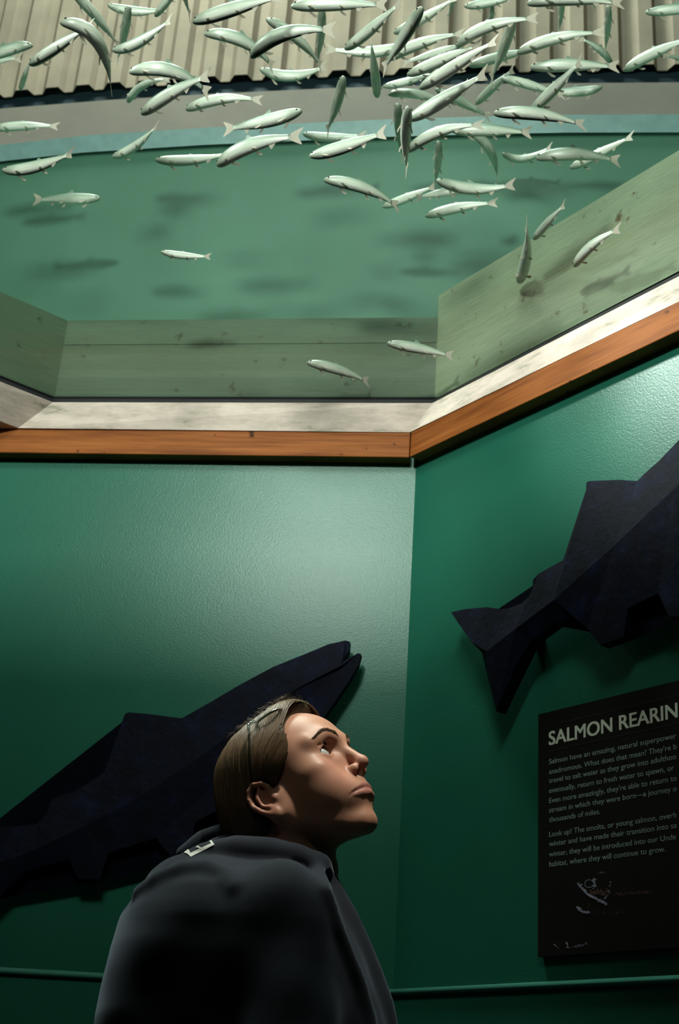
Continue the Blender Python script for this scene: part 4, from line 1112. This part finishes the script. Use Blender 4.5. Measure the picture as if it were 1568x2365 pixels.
def build_sweater():
    gx = np.arange(-0.42, 0.36, 0.005, dtype=np.float32); gy = np.arange(1.50, 2.28, 0.005, dtype=np.float32); gz = axis(0.72, 1.46, 0.009, [(1.12, 1.46, 0.0042)])
    X, Y, Z = np.meshgrid(gx, gy, gz, indexing='ij')
    V, Q = nets(sweater_sdf(X, Y, Z).astype(np.float32), gx, gy, gz)
    o = obj('sweatshirt', V, Q, MT['sweater'], person, smooth=True)
    sm = o.modifiers.new('smooth', 'SMOOTH'); sm.factor = 0.5; sm.iterations = 4
    return o
sweatshirt = build_sweater()
def decal(polys):
    v, f = [], []
    for P in polys:
        q = []
        # subdivide a quad into a grid on the cloth
        n = 5
        for i in range(n):
            for j in range(n):
                s_, t_ = i / (n - 1), j / (n - 1)
                x = (1 - t_) * ((1 - s_) * P[0][0] + s_ * P[1][0]) + t_ * ((1 - s_) * P[3][0] + s_ * P[2][0])
                y = (1 - t_) * ((1 - s_) * P[0][1] + s_ * P[1][1]) + t_ * ((1 - s_) * P[3][1] + s_ * P[2][1])
                p = trace(x, y, 0.0018); q.append(p if p is not None else atY(x, y, YS))
        b = len(v); v += q; f += [(b + i * n + j, b + (i + 1) * n + j, b + (i + 1) * n + j + 1, b + i * n + j + 1) for i in range(n - 1) for j in range(n - 1)]
    return v, f
zc = lambda x, y: (400 + x / 4.356, 1880 + y / 4.356)
E_ = [[(148, 402), (176, 428), (300, 368), (278, 340)], [(278, 340), (300, 368), (416, 306), (396, 286)],
      [(108, 384), (148, 402), (170, 378), (150, 352)], [(146, 402), (176, 428), (190, 405), (165, 380)],
      [(240, 322), (252, 318), (290, 345), (268, 352)], [(228, 330), (246, 316), (258, 326), (240, 338)],
      [(364, 270), (384, 264), (416, 306), (386, 300)]]
v_, f_ = decal([[zc(*p) for p in q] for q in E_])
o_ = obj('printed_letter', v_, f_, MT['printed'], sweatshirt); tag(o_, label='white block letter printed on the back of the neck')
# ---- trousers and shoes (below the frame)
def build_lower():
    gx = np.arange(-0.36, 0.34, 0.008, dtype=np.float32); gy = np.arange(1.62, 2.14, 0.008, dtype=np.float32); gz = np.arange(0.0, 1.02, 0.008, dtype=np.float32)
    X, Y, Z = np.meshgrid(gx, gy, gz, indexing='ij'); g = G(X, Y, Z)
    d = g.cap(HIP + RTT * 0.06, HIP - RTT * 0.06, 0.125, 0.125); d = smin(d, g.cap(HIP, HIP + [0, 0, 0.09], 0.13, 0.13), 0.03)
    for s in (1, -1):
        sh, el, wr, hp, kn, an = limb(s)
        d = smin(d, g.chain([hp, kn, an + [0, 0, 0.02]], [0.094, 0.070, 0.062]), 0.02)
    d = smax(d, 0.085 - Z, 0.004)
    V, Q = nets(d.astype(np.float32), gx, gy, gz); obj('trousers', V, Q, MT['trousers'], person, smooth=True)
    for s in (1, -1):
        an = limb(s)[5]; gx2 = np.arange(an[0] - 0.12, an[0] + 0.26, 0.005, dtype=np.float32); gy2 = np.arange(an[1] - 0.1, an[1] + 0.16, 0.005, dtype=np.float32); gz2 = np.arange(-0.02, 0.16, 0.004, dtype=np.float32)
        X, Y, Z = np.meshgrid(gx2, gy2, gz2, indexing='ij'); g = G(X, Y, Z); b = np.array([an[0], an[1], 0])
        d = g.chain([b - FT * 0.03 + [0, 0, 0.045], b + FT * 0.08 + [0, 0, 0.04], b + FT * 0.17 + [0, 0, 0.032]], [0.042, 0.044, 0.034]); d = smin(d, g.cap(b + [0, 0, 0.04], b + [0, 0, 0.10], 0.044, 0.046), 0.02)
        d = smax(d, 0.001 - Z, 0.004); d = smax(d, Z - 0.12, 0.004)
        V, Q = nets(d.astype(np.float32), gx2, gy2, gz2); obj('shoe', V, Q, MT['shoe'], person, smooth=True)
build_lower()

# ---------------------------------------------------------------- glasses pushed up on the head
def glasses_mats():
    m = clear('clear_plastic_frame', (0.80, 0.88, 0.86, 1), 0.34); m2 = clear('spectacle_lens', (0.97, 0.99, 0.98, 1), 0.05); return m.m, m2.m
MT['specs'], MT['lens'] = glasses_mats()
def build_glasses():
    def onside(px, py, y):
        """head-space point seen at a pixel, on the plane at side distance y"""
        c = w2h(CAM); d = ray(px, py) @ HM * 1000; return c + d * ((y - c[1]) / d[1])
    hinge = onside(574, 1672, -82.0); ear = onside(582, 1812, -84.0)
    td = hinge - ear; td[1] = 0; td /= np.linalg.norm(td)                      # up along the temple
    fw = np.array([td[2], 0, -td[0]]);                                           # toward the face, square to the temples
    if fw[0] < 0: fw = -fw
    fw = fw * 0.93 + td * 0.36; fw /= np.linalg.norm(fw)
    hl = hinge.copy()
    t = thing('glasses', h2w((hinge * [1, 0, 1])), 'clear framed glasses resting on top of the light brown hair', 'glasses')
    for s in (-1, 1):
        H = hinge * [1, -s * -1 if False else 1, 1]; H = np.array([hinge[0], s * abs(hinge[1]), hinge[2]])
        mid = np.array([ear[0], s * 84.0, ear[2]])
        tp = [H, H * 0.5 + mid * 0.5 + [0, s * 2.0, 0], mid, mid + np.array([-9, s * -2.5, -10]), mid + np.array([-16, s * -5, -26])]
        P = np.array(tp); ts = np.linspace(0, 1, len(P)); tq = np.linspace(0, 1, 24)
        P = np.stack([np.interp(tq, ts, P[:, i]) for i in range(3)], -1)
        MB().tube(h2w(P), np.interp(tq, [0, .1, .55, .6, 1], [0.0024, 0.0018, 0.0017, 0.0022, 0.0021]), 8).build('temple_arm', MT['specs'], t, True)
        # rim: rounded rectangle from the outer corner inward, 40 mm deep along fw
        cy = s * 40.0; C_ = np.array([H[0], cy, H[2]]) + fw * 19 + td * 5
        loop = []
        for a in np.linspace(0, 2 * math.pi, 40, endpoint=False):
            ca, sa = math.cos(a), math.sin(a); k = (abs(ca) ** 3 + abs(sa) ** 3) ** (-1 / 3)
            yy = 29 * ca * k; loop.append(C_ + np.array([0, yy, 0]) + fw * (21 * sa * k) - td * (0.0018 * (yy + s * 10) ** 2))
        L = np.array(loop + [loop[0]])
        MB().tube(h2w(L), 0.0020, 8, False).build('rim', MT['specs'], t, True)
        ins = np.array(loop); n = len(ins); c_ = ins.mean(0); mb = MB()
        mb.prism(h2w(c_ + (ins - c_) * 0.97 - td * 0.8), h2w(c_ + (ins - c_) * 0.97 + td * 0.8)); mb.build('lens', MT['lens'], t)
        MB().tube(h2w(np.array([H, np.array([H[0], s * 70.0, H[2]]) + td * 3.5 + fw * 3])), [0.0028, 0.0026], 8).build('end_piece', MT['specs'], t, True)
    B0 = np.array([hinge[0], 0, hinge[2]]) + fw * 12 + td * 5
    MB().tube(h2w(np.array([B0 + [0, -12, 0], B0 + [0, -5, 0] + td * 2.5, B0 + [0, 5, 0] + td * 2.5, B0 + [0, 12, 0]])), 0.0019, 8).build('bridge', MT['specs'], t, True)
build_glasses()
